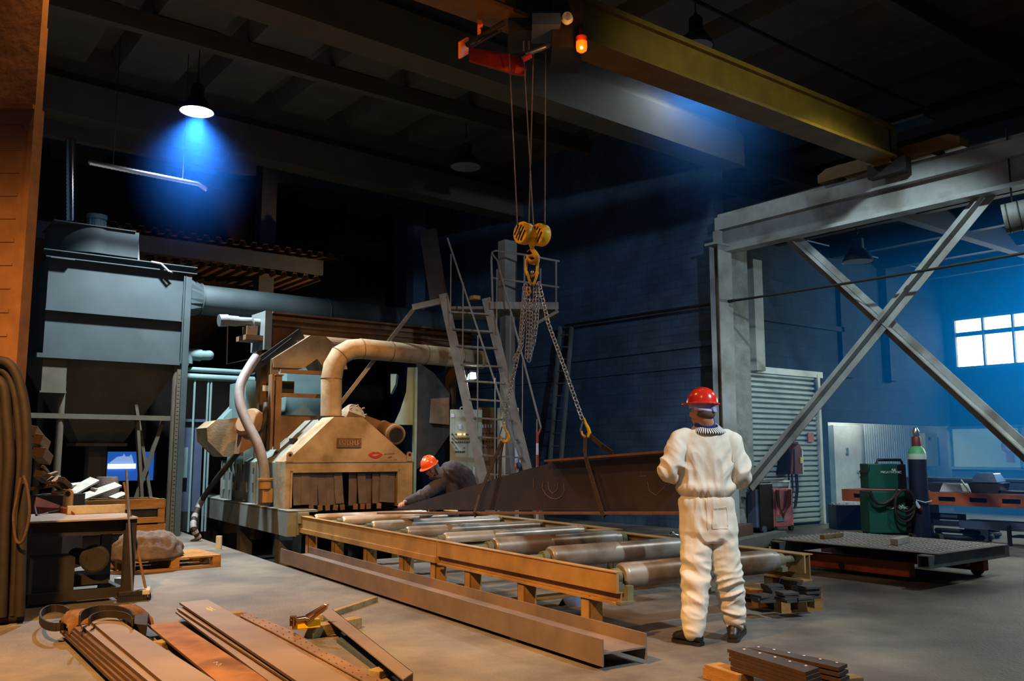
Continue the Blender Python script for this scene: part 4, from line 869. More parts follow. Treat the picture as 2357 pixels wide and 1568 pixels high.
# chute and post between machine and stair
cu_ = thing('curved_chute', 'grey-teal curved chute plate behind the machine motor', 'chute', WD(935, 980, 14.6))
m = MB(); m.prism([WD(x, y, 14.6) for x, y in ((938, 846), (954, 846), (953, 978), (906, 978), (921, 945), (935, 901))], CF*.25); part('curved_plate', m, K['teal'], cu_)
m = MB(); m.prism([WD(x, y, 14.7) for x, y in ((899, 861), (913, 861), (910, 885), (899, 907))], CF*.25); part('small_plate', m, K['teal'], cu_)
a, b = WD(949, 1200, 14.5), WD(954, 846, 14.5)
m = MB(); m.box((a.x, a.y-.03, 0), (a.x+.045, a.y+.03, b.z)); solo('steel_post', m, K['teal'], 'slim grey-teal steel post behind the bending worker', 'post')
bb = thing('steel_bin', 'dark brown sloped bin in shadow left of the control cabinet', 'bin', WD(1000, 1060, 15.6))
m = MB(); m.prism([WD(x, y, 15.6) for x, y in ((958, 830), (1000, 860), (1035, 905), (1035, 1000), (1000, 1050), (960, 1080))], CF*.5); part('body', m, K['dark'], bb)
m = MB(); m.prism([WD(x, y, 15.57) for x, y in ((992, 918), (1034, 915), (1034, 978), (988, 974))], CF*.03); part('pale_panel', m, K['brownp'], bb)
# ================================================================ LEFT SIDE
def wx(p, z): return V((p.x, p.y, z))
dp = 7.6
a = WD(70, 400, dp)
m = MB(frame((a.x, a.y, 0), -YAW)); 
m.box((-1.6, 0, 0), (0, .12, 5.3)); m.box((-1.6, -.02, 0), (-.02, 0, 4.52)); m.box((-1.6, -.06, 4.46), (.012, .12, 4.5)); m.box((-.03, -.03, 0), (.014, .13, 4.5)); m.box((-1.6, .02, 4.5), (-.01, .12, 8))
for k in range(20): z = .3+k*.21; m.box((-1.6, -.028, z), (-.09, -.018, z+.012+.01*(k % 3)))
solo('side_panel', m, K['card'], 'tall brown ribbed panel at the left edge of the hall', 'panel')
# bunch of hoses hanging in front of it
def hp(x, y, o=0): return WD(x, y, 7.4+o)
HL = [([(-40, 835), (10, 832), (38, 862), (56, 930), (62, 1010), (60, 1090), (52, 1200), (48, 1300), (46, 1405)], .04, 0), ([(-50, 850), (0, 850), (26, 880), (40, 950), (46, 1040), (40, 1150), (36, 1280), (28, 1410)], .035, .05),
      ([(-60, 870), (-20, 868), (8, 890), (16, 960), (22, 1060), (12, 1180), (8, 1300), (4, 1415)], .04, -.04), ([(-30, 842), (18, 845), (44, 900), (48, 980), (30, 1080), (24, 1200), (22, 1405)], .03, .1), ([(-70, 900), (-30, 900), (-6, 960), (-2, 1100), (-10, 1250), (-12, 1415)], .045, 0)]
labs = ['outermost dark hose of the bunch draped at the left edge', 'dark brown hose second from the right in the draped bunch', 'dark brown hose at the front of the draped bunch', 'thin dark hose behind the others in the draped bunch', 'dark hose mostly outside the frame in the draped bunch']
for (L, r, o), lb_ in zip(HL, labs):
    P = [hp(x, y, o) for x, y in L]; P[-1].z = .03+r
    h_ = hosew(P, r, K['hose'], lb_); h_['group'] = 'hoses draped at the left edge'
m = MB(); m.bar(hp(-120, 850, .05), hp(30, 843, .05), .05, .05); m.bar(hp(-60, 850, .08), V((hp(-60, 850, .08).x, hp(-60, 850, .08).y, 0)), .06, .06); solo('hose_rack', m, K['dark'], 'dark rack post carrying the draped hoses', 'rack')
P = [hp(48, 1100, -.1), hp(38, 1150, -.1), hp(31, 1190, -.1), hp(36, 1240, -.1), hp(48, 1250, -.1), hp(60, 1225, -.1), hp(68, 1180, -.1), hp(64, 1130, -.1), hp(54, 1095, -.1)]
hosew(P, .011, K['web'], 'thin brown cable looped below the draped hoses', 'cable')
a, b = G(-30, 1442), G(52, 1432); hosew([a+V((0, 0, .04)), (a+b)/2+V((0, 0, .05)), b+V((0, 0, .04))], .045, K['hose'], 'short dark hose end lying on the floor at the left edge')
# workbench
bx0, bx1, by0, by1 = 1.36, 2.36, 9.08, 10.15
wb = thing('workbench', 'dark steel workbench covered with scraps, broom leaning beside it', 'workbench', ((bx0+bx1)/2, (by0+by1)/2, 0))
m = MB(); m.slab([(bx0-.1, by0, .775), (bx1, by0-.02, .775), (bx1+.08, by1, .775), (bx0-.1, by1, .775)], .015); part('top_plate', m, mat('bench_plate', '8a7c70', '74685e', 4, .6), wb)
for lo, hi in (((bx0, by0+.1, .62), (bx1-.08, by0+.14, .76)), ((bx0, by1-.12, .62), (bx1-.08, by1-.08, .76)), ((bx0, by0+.05, .03), (bx1, by0+.1, .12)), ((bx0, by1-.1, .03), (bx1, by1-.05, .12)), ((bx1-.1, by0+.1, .03), (bx1-.05, by1-.05, .1))):
    m = MB(); m.box(lo, hi); part('cross_rail', m, K['dark'], wb)
for x, y in ((bx0, by0+.05), (bx1-.1, by0+.02), (bx0, by1-.12), (bx1-.1, by1-.12)): m = MB(); m.chan((x+.05, y+.04, 0), (x+.05, y+.04, .76), .1, .08, .01, 1, (0, 1, 0)); part('leg', m, K['dark'], wb)
gr = thing('bench_grinder', 'dark motor with round wheel standing under the workbench', 'machine', (2.0, 9.5, .12))
m = MB(); c = V((2.05, 9.35, .38)); m.lathe(c, [(.11, -.04), (.13, -.035), (.13, .035), (.11, .04)], (-.3, -1, 0), 26); part('wheel', m, K['dark'], gr)
m = MB(); m.cyl(c, c+V((-.1, .35, 0)), .08); m.box((1.85, 9.4, .13), (2.2, 9.8, .22)); part('body', m, K['dark'], gr)
m = MB(); m.box((1.5, 9.2, .1), (1.85, 9.6, .42)); solo('tin_box', m, K['dark'], 'dark tin box under the workbench', 'box')
# things on the bench
zt = .775
def gb(x, y, z=zt): return G(x, y, z)
P = [gb(78, 1172), gb(172, 1186), gb(160, 1160), gb(100, 1148)]
m = MB(); q = [wx(P[0], .80), wx(P[1], .79), V((P[1].x-.02, P[1].y+.18, .83)), V((P[0].x+.05, P[0].y+.22, .9))]; m.slab(q, .06); solo('rusty_sheet', m, mat('rusty_red', '8a3a18', '6d2c12', 4, .8), 'rust-red bent sheet lying on the workbench', 'sheet')
a, b = gb(155, 1185), gb(288, 1180); d = (b-a).normalized(); n = V((-d.y, d.x, 0))
m = MB(); m.hexa([wx(p, zt) for p in (a, b, b+n*.04, a+n*.04)]+[wx(p, .86) for p in (a, b+d*.0, b+n*.04, a+n*.04)], .004); solo('timber_board', m, K['woodg'], 'pale board standing on edge along the workbench', 'timber')
m = MB(); c = gb(158, 1180)+n*.1; c.z = zt; 
m.rings([[c+CR*(x)+UP*zz for x, zz in [(-.05, 0), (.05, 0)]+[(.05*math.cos(t), .19+.05*math.sin(t)) for t in [math.pi*k/8 for k in range(9)]]], [c+CF*.02+CR*(x)+UP*zz for x, zz in [(-.05, 0), (.05, 0)]+[(.05*math.cos(t), .19+.05*math.sin(t)) for t in [math.pi*k/8 for k in range(9)]]]])
ey = solo('eye_plate', m, K['mach'], 'pale steel eye plate standing on the workbench', 'eye plate')
m = MB(); m.lathe(c-CF*.002+UP*.19, [(.028, 0), (.028, -.003)], CF, 18); part('eye_hole', m, K['blackp'], ey)
cable([gb(80, 1168)+V((0, 0, .02)), gb(84, 1188)+V((0, 0, .01)), gb(110, 1183)+V((0, 0, .01)), gb(200, 1176)+V((0, 0, .06))], .008, 'thin black cable lying across the workbench')
# slatted crate of scrap wood behind
yc = 12.6
x0, x1 = WY(168, 1170, yc).x, WY(383, 1170, yc).x; zt2 = WY(380, 1150, yc).z
cx_ = thing('slatted_crate', 'slatted wooden crate heaped with scrap boards behind the workbench', 'crate', ((x0+x1)/2, yc+.4, 0))
for ya, yb_, zA in ((1150, 1172, 0), (1178, 1190, .06), (1193, 1206, 0), (1210, 1228, 0)):
    za_, zb_ = WY(300, yb_, yc).z, WY(300, ya, yc).z
    m = MB(); m.box((x0, yc+zA, za_), (x1+R.uniform(-.03, .02), yc+.025+zA, zb_), .003); part('slat', m, K['wood'] if zA == 0 else K['woodd'], cx_)
for x in (x0, x1-.1): m = MB(); m.box((x, yc+.025, .0), (x+.09, yc+.06, zt2-.02)); m.box((x, yc+.8, 0), (x+.09, yc+.84, zt2-.02)); part('corner_post', m, K['wood'], cx_)
m = MB(); m.box((x1-.03, yc+.03, .1), (x1, yc+.84, .2)); m.box((x1-.03, yc+.03, .4), (x1, yc+.84, .5)); m.box((x1-.03, yc+.03, zt2-.1), (x1, yc+.84, zt2)); m.box((x0, yc+.8, .1), (x1, yc+.84, .3)); m.box((x0, yc+.8, zt2-.15), (x1, yc+.84, zt2)); m.box((x0, yc, .08), (x1, yc+.84, .12)); m.box((x0, yc, 0), (x0+.1, yc+.84, .08)); m.box((x1-.1, yc, 0), (x1, yc+.84, .08)); part('side_boards', m, K['woodd'], cx_)
# grey boards heaped in the crate
GB = [((157, 1138), (218, 1104), 26, .25, 'longest grey board on the scrap heap, at the left'), ((183, 1148), (272, 1116), 24, .1, 'grey board in the middle of the scrap heap'), ((258, 1148), (286, 1136), 18, .0, 'short grey board at the right of the scrap heap'), ((160, 1118), (190, 1114), 14, .45, 'small grey board end behind the longest scrap board'), ((192, 1143), (232, 1136), 14, .3, 'thin grey board crossing under the middle scrap board'), ((214, 1126), (240, 1130), 12, .4, 'small grey offcut at the back of the scrap heap')]
for (p, q, w_, o, lb_) in GB:
    A, B = WY(*p, yc+.1+o*.5), WY(*q, yc+.45+o*.5); m = MB(); m.bar(A, B, w_*.0055, .03, (0, -.5, 1)); o_ = solo('scrap_board', m, K['woodg'], lb_, 'board', 'scrap boards in the crate')
m = MB(); m.box((x0+.05, yc+.05, .12), (x1-.05, yc+.78, zt2-.12)); solo('scrap_fill', m, K['hose'], 'jumbled wood scrap filling the slatted crate', 'wood scrap', kind='stuff')
# brown timber offcuts piled on a dark trolley at the left
m = MB(); a = WD(60, 1140, 10.6); b = WD(150, 1140, 10.6); m.hexa([wx(p, z_) for z_ in (0, a.z) for p in (a, b, b+CF*.5, a+CF*.5)]); solo('dark_trolley', m, K['dark'], 'dark box trolley under the pile of brown timber offcuts', 'trolley')
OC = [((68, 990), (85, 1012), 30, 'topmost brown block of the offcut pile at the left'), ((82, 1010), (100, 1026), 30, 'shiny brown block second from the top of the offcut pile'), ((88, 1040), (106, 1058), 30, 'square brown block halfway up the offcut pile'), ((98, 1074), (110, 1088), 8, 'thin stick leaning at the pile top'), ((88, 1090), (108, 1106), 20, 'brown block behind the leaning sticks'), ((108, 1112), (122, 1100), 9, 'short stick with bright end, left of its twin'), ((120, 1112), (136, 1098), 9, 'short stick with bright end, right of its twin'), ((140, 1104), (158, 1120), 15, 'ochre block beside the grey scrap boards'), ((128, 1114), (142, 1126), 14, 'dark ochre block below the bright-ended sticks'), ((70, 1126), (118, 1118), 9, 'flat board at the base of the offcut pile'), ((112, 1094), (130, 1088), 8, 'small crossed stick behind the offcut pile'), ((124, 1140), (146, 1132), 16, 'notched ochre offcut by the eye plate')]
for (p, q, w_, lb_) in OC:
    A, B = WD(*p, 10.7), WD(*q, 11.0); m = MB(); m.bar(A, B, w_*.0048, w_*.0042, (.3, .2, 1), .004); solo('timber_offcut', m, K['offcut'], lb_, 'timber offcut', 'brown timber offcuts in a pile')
# pallet with a dirty sack
def pallet(name, label, loc, rz, L=1.2, Wd=.8, group=None):
    M_ = frame(loc, rz); t = thing(name, label, 'pallet', loc, rz, group)
    for k in range(7): y = k*(Wd-.1)/6; m = MB(M_); m.box((0, y, .122), (L, y+.095, .144), .002); part('deck_board', m, K['wood'], t)
    for x in (0, L/2-.05, L-.1):
        m = MB(M_); m.box((x, 0, .1), (x+.1, Wd, .122)); part('cross_board', m, K['wood'], t)
        for y in (0, Wd/2-.05, Wd-.1): m = MB(M_); m.box((x, y, .022), (x+.1, y+.1, .1)); part('block', m, K['wood'], t)
    for y in (0, Wd/2-.05, Wd-.1): m = MB(M_); m.box((0, y, 0), (L, y+.1, .022)); part('skid', m, K['wood'], t)
    return t
pa, pb = G(290, 1322), G(508, 1304)
rz = math.atan2(pb.y-pa.y, pb.x-pa.x)
pallet('wooden_pallet', 'wooden pallet with a dirty sack on it', pa, rz, (pb-pa).length, .85)
m = MB(); c = G(330, 1290, .144); S = frame((c.x+.12, c.y+.25, .144), rz)
m = MB(S)
RS = []
for i in range(19):
    t = i/18; z_ = .33*math.sin(t*math.pi/2)**1.1; kk = max(.02, math.cos(t*math.pi/2)**.55)*(1.04 if t > 0 else .98); row = []
    for q in range(72):
        a_ = 2*math.pi*q/72; x_, y_ = math.cos(a_)*.43*kk, math.sin(a_)*.33*kk
        n_ = abs(noise.noise(V((x_*5+2, y_*5, z_*7))))*.10+abs(noise.noise(V((x_*13, y_*13+5, z_*15))))*.05
        f_ = 1-n_*1.5; row.append(V((x_*f_*(1+.1*math.sin(3*a_)), y_*f_, max(0, z_*(1-n_*2.2)))))
    RS.append(row)
m.rings(RS); solo('dirty_sack', m, K['sack'], 'crumpled dirty brown sack slumped on the pallet', 'sack', smooth='all')
m = MB(); a = G(262, 1355); m.hexa([wx(p, z_) for z_ in (0, .1) for p in (a, a+CR*.12, a+CR*.12+CF*.1, a+CF*.1)]); solo('white_packet', m, K['white'], 'small white packet on the floor behind the bench leg', 'packet')
m = MB(); a = G(496, 1265); b = G(508, 1265); m.hexa([wx(p, z_) for z_ in (0, .19) for p in (a, b, b+CF*.05, a+CF*.05)]); solo('white_block', m, K['white'], 'small white upright block by the machine base', 'block')
# brooms
for (top_, foot, mt, lab, hm) in (((291, 1082), (304, 1368), K['steel'], 'push broom with shiny metal handle leaning at the bench', K['dark']), ((285, 1110), (336, 1362), K['brownp'], 'push broom with brown wooden handle beside the shiny one', K['hose'])):
    f_ = G(foot[0], foot[1]+16); b_ = f_+V((0, 0, .06)); t_ = WD(*top_, f_.dot(CF)+.06)
    br = thing('push_broom', lab, 'broom', f_, 0, 'brooms leaning at the bench')
    m = MB(); m.tube([b_, t_], [.013, .012], 10); part('handle', m, mt, br, True)
    m = MB(); s = (CR*.35-CF*.9) if mt is K['brownp'] else (CR*.8+CF*.6); s.normalize(); m.bar(f_-s*.13+V((0, 0, .075)), f_+s*.13+V((0, 0, .075)), .07, .045, UP, .008); hd_ = part('head', m, K['woodg'] if mt is K['brownp'] else K['dark'], br)
    m = MB(); n_ = V((-s.y, s.x, 0))
    for k in range(14):
        for j in (-1, 0, 1): q = f_+s*(-.12+.24*k/13)+n_*j*.025; m.tube([q+V((0, 0, .055)), V((q.x, q.y, 0))+n_*j*.01], [.009, .011], 5)
    part('bristles', m, hm, hd_)
# ================================================================ FOREGROUND STEEL
def pl(name, label, FLp, FRp, NRp, NLp, z, t=.02, mt=None, group=None, ext=.3, extra=None, cat='steel plate', zr=None):
    FL, FR, NR, NL = [G(*p, z) for p in (FLp, FRp, NRp, NLp)]
    if ext: NR = NR+(NR-FR)*ext; NL = NL+(NL-FL)*ext
    top = [FL]+([G(*p, z) for p in extra] if extra else [])+[FR, NR, NL]
    if zr is not None: top = [V((p.x, p.y, zr)) for p in top]
    m = MB(); m.prism([p-V((0, 0, t)) for p in top], (0, 0, t))
    mats = [mt or K['plate'], K['edge']]
    o = solo(name, m, mats, label, cat, group)
    for f in o.data.polygons:
        if abs(f.normal.z) < .5: f.material_index = 1
    return o
gA = 'stacked steel plates at the left'
zs = [.062+.0225*k for k in range(6)]
lft = [((138, 1450), 262), ((146, 1447), 280), ((156, 1444), 300), ((168, 1442), 318), ((187, 1440), 341)]
labsA = ['lowest plate of the left stack, with its edge showing', 'second plate up in the left stack, with its edge showing', 'third plate up in the left stack, with its edge showing', 'fourth plate up in the left stack, with its edge showing', 'pale plate just under the top plate of the left stack']
for k, ((p, xb), lb_) in enumerate(zip(lft, labsA)): pl('steel_plate', lb_, p, (p[0]+62, p[1]-12), (xb+120, 1568), (xb, 1568), zs[k], .021, K['plate'] if k == 4 else K['rplated'], group=gA)
pl('steel_plate', 'topmost dull steel plate of the left stack', (205, 1427), (262, 1419), (493, 1566), (373, 1568), zs[5], .021, group=gA)
pl('steel_plate', 'rust-brown steel plate between the two plate stacks', (340, 1438), (408, 1431), (620, 1568), (498, 1568), .08, .015, K['rplate'])
gB = 'chamfered steel plates in a fanned pile'
pl('steel_plate', 'lowest chamfered plate of the fanned pile', (404, 1408), (430, 1404), (700, 1568), (619, 1568), .085, .014, group=gB)
pl('steel_plate', 'middle chamfered plate of the fanned pile', (407, 1400), (440, 1396), (735, 1568), (664, 1568), .107, .014, group=gB)
pl('steel_plate', 'broad pale plate on top of the fanned pile, scratched near its end', (413, 1387), (478, 1380), (809, 1568), (683, 1568), .14, .016, group=gB)
m = MB()
for pts in ([(474, 1400), (486, 1404), (478, 1408), (490, 1402)], [(480, 1398), (496, 1405)], [(484, 1397), (490, 1408), (476, 1402)]): m.tube([G(x, y, .142) for x, y in pts], .0025, 4)
solo('chalk_mark', m, K['white'], 'white scratched mark on the broad top plate', 'mark')
m = MB(); m.tube([G(x, y, .082) for x, y in ((491, 1526), (500, 1524), (498, 1532), (510, 1528), (503, 1534))], .002, 4); solo('chalk_mark', m, K['white'], 'small white scrawl on the rust-brown plate', 'mark')
def perf(label, L, Rr, z, t=.008, nrow=(.25, .75)):       # plate strip with two rows of slots, cut as real holes
    n = 26; A = [G(*p, z) for p in L]; B = [G(*p, z) for p in Rr]
    def at(P, s):
        tot = sum((b-a).length for a, b in zip(P[:-1], P[1:])); q = s*tot
        for a, b in zip(P[:-1], P[1:]):
            l = (b-a).length
            if q <= l or b is P[-1]: return a+(b-a)*(q/l)
            q -= l
    ts = []
    for k in range(n): ts += [k/n, k/n+.40/n, k/n+.58/n]
    ts.append(1.0); cs = [0, .2, .3, .7, .8, 1.0]
    m = MB(); g = [[m.v(at(A, s)+(at(B, s)-at(A, s))*c) for c in cs] for s in ts]; h = [[m.v(at(A, s)+(at(B, s)-at(A, s))*c-V((0, 0, t))) for c in cs] for s in ts]
    hole = lambda i, j: i % 3 == 1 and j in (1, 3)
    for i in range(len(ts)-1):
        for j in range(5):
            if not hole(i, j):
                m.f([g[i][j], g[i+1][j], g[i+1][j+1], g[i][j+1]]); m.f([h[i][j], h[i][j+1], h[i+1][j+1], h[i+1][j]])
            else:
                for (p, q) in (((i, j), (i+1, j)), ((i+1, j), (i+1, j+1)), ((i+1, j+1), (i, j+1)), ((i, j+1), (i, j))): m.f([g[p[0]][p[1]], g[q[0]][q[1]], h[q[0]][q[1]], h[p[0]][p[1]]])
        m.f([g[i][0], h[i][0], h[i+1][0], g[i+1][0]]); m.f([g[i][5], g[i+1][5], h[i+1][5], h[i][5]])
    m.f([g[0][j] for j in range(6)]+[h[0][j] for j in range(5, -1, -1)]); m.f([g[-1][j] for j in range(5, -1, -1)]+[h[-1][j] for j in range(6)])
    return solo('perforated_strip', m, K['perfm'], label, 'perforated strip', 'perforated strips beside the fanned plates')
perf('bowed perforated steel strip nearest the timber block', [(552, 1417), (632, 1457), (735, 1512), (837, 1568), (990, 1660)], [(560, 1406), (669, 1450), (728, 1487), (885, 1568), (1040, 1655)], .05)
perf('perforated steel strip half hidden beside the fanned plates', [(540, 1424), (612, 1460), (700, 1510), (800, 1568), (930, 1650)], [(551, 1418), (630, 1458), (733, 1513), (834, 1569), (985, 1660)], .035)
m = MB(); FL, FR, NR, NL = G(741, 1414, .12), G(766, 1403, .12), G(951, 1548, .12), G(928, 1564, .12)
m.prism([p-V((0, 0, .008)) for p in (FL, FR, NR, NL)], (0, 0, .008)); dn = V((0, 0, -.11)); e_ = (FR-FL).normalized()*-.008
m.hexa([FR+dn, NR+dn, NR+dn+e_, FR+dn+e_, FR, NR, NR+e_, FR+e_]); solo('angle_bar', m, [K['plate']], 'long dull angle bar propped on timber in the foreground', 'angle bar')
m = MB(); a, b, c, d = G(775, 1470, .03), G(800, 1462, .03), G(915, 1545, .03), G(880, 1548, .03); m.slab([a, b, c, d], .03); solo('flat_bar', m, K['blued'], 'dark flat bar in the shadow of the angle bar', 'flat bar')
def timber(label, p, q, w_, h_, z=0, mt='woodd', name='timber_block'):
    A, B = G(*p, z), G(*q, z); d = (B-A).normalized(); n = V((-d.y, d.x, 0)); 
    if n.dot(CF) < 0: n = -n
    m = MB(); m.hexa([wx(x, zz) for zz in (z, z+h_) for x in (A, B, B+n*w_, A+n*w_)], .004); return solo(name, m, K[mt], label, 'timber')
timber('thin greenish batten running to the floor H-beam', (744, 1430), (870, 1386), .05, .05)
timber('thick greenish timber block under the angle bar, yellow clamp on its end', (719, 1471), (833, 1447), .1, .085)
timber('short greenish timber block at the near end of the angle bar', (873, 1566), (905, 1556), .1, .05)
timber('dark timber under the front of the left plate stack', (176, 1475), (300, 1462), .1, .035)
timber('dark timber under the rust-brown plate', (372, 1500), (395, 1494), .1, .06)
timber('dark timber under the fanned plates', (440, 1440), (560, 1428), .1, .065)
timber('dark timber below the plates near the bottom edge', (330, 1600), (760, 1600), .1, .035)
# yellow lifting clamp with chromed handle
c = G(700, 1452, .085); lc = thing('plate_clamp', 'yellow plate clamp with shiny bent handle on the timber block', 'clamp', c)
m = MB(); a, b = G(674, 1450, .09), G(738, 1444, .09); n = V((-(b-a).y, (b-a).x, 0)).normalized()*.06; m.hexa([wx(p, z_) for z_ in (.088, .15) for p in (a, b, b+n, a+n)], .006); part('body', m, K['yelb'], lc)
m = MB(); m.tube([wx(a, .155)-V((.02, 0, 0)), wx(a, .16), wx(a+(b-a)*.4, .165), wx(a+(b-a)*.55, .155)], .018, 12); m.cyl(wx(a, .12), wx(a, .19), .025); part('spindle', m, K['copper'], lc, True)
m = MB(); p0 = wx(a+(b-a)*.5, .13); m.tube([p0, p0+V((0, 0, .05)), p0+CR*.06+V((0, 0, .085)), p0+CR*.13+V((0, 0, .125)), p0+CR*.15+V((0, 0, .13)), p0+CR*.14+V((0, 0, .11)), p0+CR*.07+V((0, 0, .06)), p0], [.018, .016, .014, .014, .014, .014, .014, .016], 10); part('handle', m, K['copper'], lc, True)
# burlap and thick belt coil lying on the left stack
bt = thing('belt_coil', 'thick dark belt coiled over the far end of the left plate stack', 'belt', G(230, 1420, .18))
def ribbon(pts, w_, t, up=UP):
    m = MB()
    for a, b in zip(pts[:-1], pts[1:]): m.bar(a, b+(b-a).normalized()*t*.6, t, w_, up)
    return m
def arc(cx, cy, rx, ry, a0, a1, z, n=22): return [G(cx+rx*math.cos(a0+(a1-a0)*k/n), cy-ry*math.sin(a0+(a1-a0)*k/n), z) for k in range(n+1)]
part('belt_loop', ribbon(arc(128, 1422, 36, 22, .6, 2*math.pi-.9, .12), .06, .012), K['hose'], bt)
part('belt_loop', ribbon(arc(245, 1428, 62, 24, .0, math.pi, .235), .07, .014), K['hose'], bt)
part('belt_loop', ribbon(arc(255, 1432, 50, 18, -.1, math.pi, .225), .05, .012), K['hose'], bt)
m = MB(); nu, nv = 26, 12; gu = []
A0, A1 = G(150, 1418, .2), G(345, 1396, .2); dd = (A1-A0); nn = V((-dd.y, dd.x, 0)).normalized()
for i in range(nu+1):
    row = []
    for j in range(nv+1):
        t, w_ = i/nu, j/nv; p = A0+dd*t+nn*(-.12+.3*w_+.03*math.sin(t*9)+.015*math.sin(t*23))
        z = .215+.03*noise.noise(V((t*5, w_*3, 1)))+.012*noise.noise(V((t*17, w_*9, 4)))-.10*max(0, abs(w_-.5)*2-.6)**1.2*2-.12*max(0, t-.86)*5-.08*max(0, .1-t)*8
        row.append(V((p.x, p.y, max(.012, z))))
    gu.append(row)
top = [[m.v(p) for p in r] for r in gu]; bot = [[m.v(p-V((0, 0, .012))) for p in r] for r in gu]
for i in range(nu):
    for j in range(nv): m.f([top[i][j], top[i+1][j], top[i+1][j+1], top[i][j+1]]); m.f([bot[i][j], bot[i][j+1], bot[i+1][j+1], bot[i+1][j]])
for i in range(nu):
    for j in (0, nv): m.f([top[i][j], bot[i][j], bot[i+1][j], top[i+1][j]])
for j in range(nv):
    for i in (0, nu): m.f([top[i][j], top[i][j+1], bot[i][j+1], bot[i][j]])
solo('burlap_rag', m, mat('burlap', '6f5030', '54391f', 18, .95, bump=.4), 'frayed brown burlap thrown over the left plate stack', 'rag', smooth='all')
m = MB(); P = [G(*p, .17) for p in ((283, 1408), (305, 1392), (342, 1408), (338, 1436), (300, 1432))]; m.prism([p-V((0, 0, .08)) for p in P], (0, 0, .07)); solo('leather_flap', m, K['hose'], 'dark stiff leather flap at the end of the burlap', 'flap')
# ================================================================ RIGHT FOREGROUND
gC = 'dark drilled plates, near stack'; gD = 'dark drilled plates, far stack'
ordn = ['lowest', 'second lowest', 'middle', 'second from top', 'topmost']
for k in range(5):
    z = .114+.0215*k; s = (4-k)*5
    pl('drilled_plate', ordn[k]+' dark drilled plate of the near stack, lower right', (1674+s*.3+(k % 2)*2, 1494+s*.3), (1711+s*.3, 1489+s*.3), (1885+s*.5, 1537+s*.2), (1853+s*.4, 1548+s*.2), .2, .02, K['plated'], gC, 0, zr=z)
for k in range(4):
    s = (3-k)*4
    pl('drilled_plate', ordn[[0, 1, 3, 4][k]]+' dark drilled plate of the far stack, lower right', (1721+s*.3, 1490), (1748+s*.3, 1487), (1950+s*.5, 1527+s*.3), (1930+s*.4, 1536+s*.3), .2, .02, K['plated'], gD, 0, zr=.11+.029*k)
m = MB()
for x, y in ((1713, 1495), (1749, 1504), (1784, 1513), (1818, 1523), (1855, 1533), (1746, 1490), (1782, 1496), (1816, 1503), (1851, 1510), (1888, 1518), (1926, 1526)): p = G(x, y, .2); m.cyl(p, p+V((0, 0, .0025)), .008, seg=10)
solo('hole_light_dots', m, K['paper'], 'pale dots painted as light in the drilled holes of the dark plates', 'marks', kind='stuff')  # pale discs stand in for light in the bolt holes
timber('square timber block at the bottom left of the drilled plates', (1652, 1572), (1697, 1562), .12, .07, mt='wood')
timber('end-on timber block under the drilled plates', (1700, 1590), (1736, 1584), .3, .09, mt='wood')
timber('dark timber under the far end of the drilled plates', (1850, 1610), (1990, 1596), .1, .09, mt='woodd')
# pallet of small plates
a, b = G(1799, 1413), G(1896, 1405); rz = math.atan2(b.y-a.y, b.x-a.x)
pt2 = pallet('wooden_pallet', 'small wooden pallet stacked with little steel plates', a, rz, (b-a).length, .75)
gE = 'small steel plates on the pallet'
proto = None; M2 = frame((a.x, a.y, 0), rz)
stk = [(1780, 1345, 5, .15, 'tall left'), (1822, 1334, 5, .15, 'back'), (1813, 1362, 4, .15, 'front'), (1756, 1368, 3, .1, 'low left'), (1862, 1348, 5, .14, 'right'), (1845, 1372, 2, .12, 'low right')]
nm5 = {5: ['bottom', 'second', 'middle', 'fourth', 'top'], 4: ['bottom', 'second', 'third', 'top'], 3: ['bottom', 'middle', 'top'], 2: ['bottom', 'top']}
for (x, y, n, w_, nm) in stk:
    zt3 = .144+n*.021; c = G(x, y, zt3)
    for k in range(n):
        z = .144+k*.021; loc = V((c.x+R.uniform(-.012, .012), c.y+R.uniform(-.012, .012), z)); lb_ = '%s small steel plate of the %s stack on the pallet' % (nm5[n][k], nm)
        r_ = rz+R.uniform(-.12, .12)
        if proto is None:
            m = MB(); m.box((-.075, -.065, 0), (.075, .065, .0205), .002); proto = solo('small_plate', m, K['plated'], lb_, 'steel plate', gE); proto.location = loc; proto.rotation_euler.z = r_
        else:
            dup(proto, loc, r_, lb_)
# low trolley with checker plate
kt = thing('flat_trolley', 'low orange trolley frame carrying a pale checker plate', 'trolley', (9.85, 5.7, 0))
zc = .36
q4 = [G(1785, 1241, zc), G(1962, 1222, zc), G(2291, 1255, zc), G(2172, 1277, zc)]
cx0, cx1 = (q4[0].x+q4[3].x)/2, (q4[1].x+q4[2].x)/2; cy1, cy0 = (q4[0].y+q4[1].y)/2, (q4[2].y+q4[3].y)/2
m = MB(); m.box((cx0, cy0, zc-.008), (cx1, cy1, zc)); ck = part('checker_plate', m, K['checker'], kt)
m = MB(); nx, ny = 16, 24
for i in range(nx):
    for j in range(ny):
        p = V((cx0+.05+(i+.5*(j % 2))*(cx1-cx0-.1)/nx, cy0+.04+j*(cy1-cy0-.08)/(ny-1), zc+.002)); d = V((.03, .022*(1 if j % 2 else -1), 0)); m.bar(p-d, p+d, .02, .008)
part('tread_bars', m, K['tread'], ck, kind='stuff')
for x, y0_, y1_, h0, h1, mt in ((9.34, 5.15, 6.85, .05, .21, 'orange'), (10.5, 4.9, 6.85, .05, .21, 'orange')):
    m = MB(); m.box((x, y0_, h0), (x+.12, y1_, h1), .008); part('side_beam', m, K[mt], kt)
m = MB(); c = WX(1937, 1302, 9.335); m.lathe(c, [(.035, 0), (.035, .008)], (-1, 0, 0), 18); part('hole', m, K['blackp'], kt)
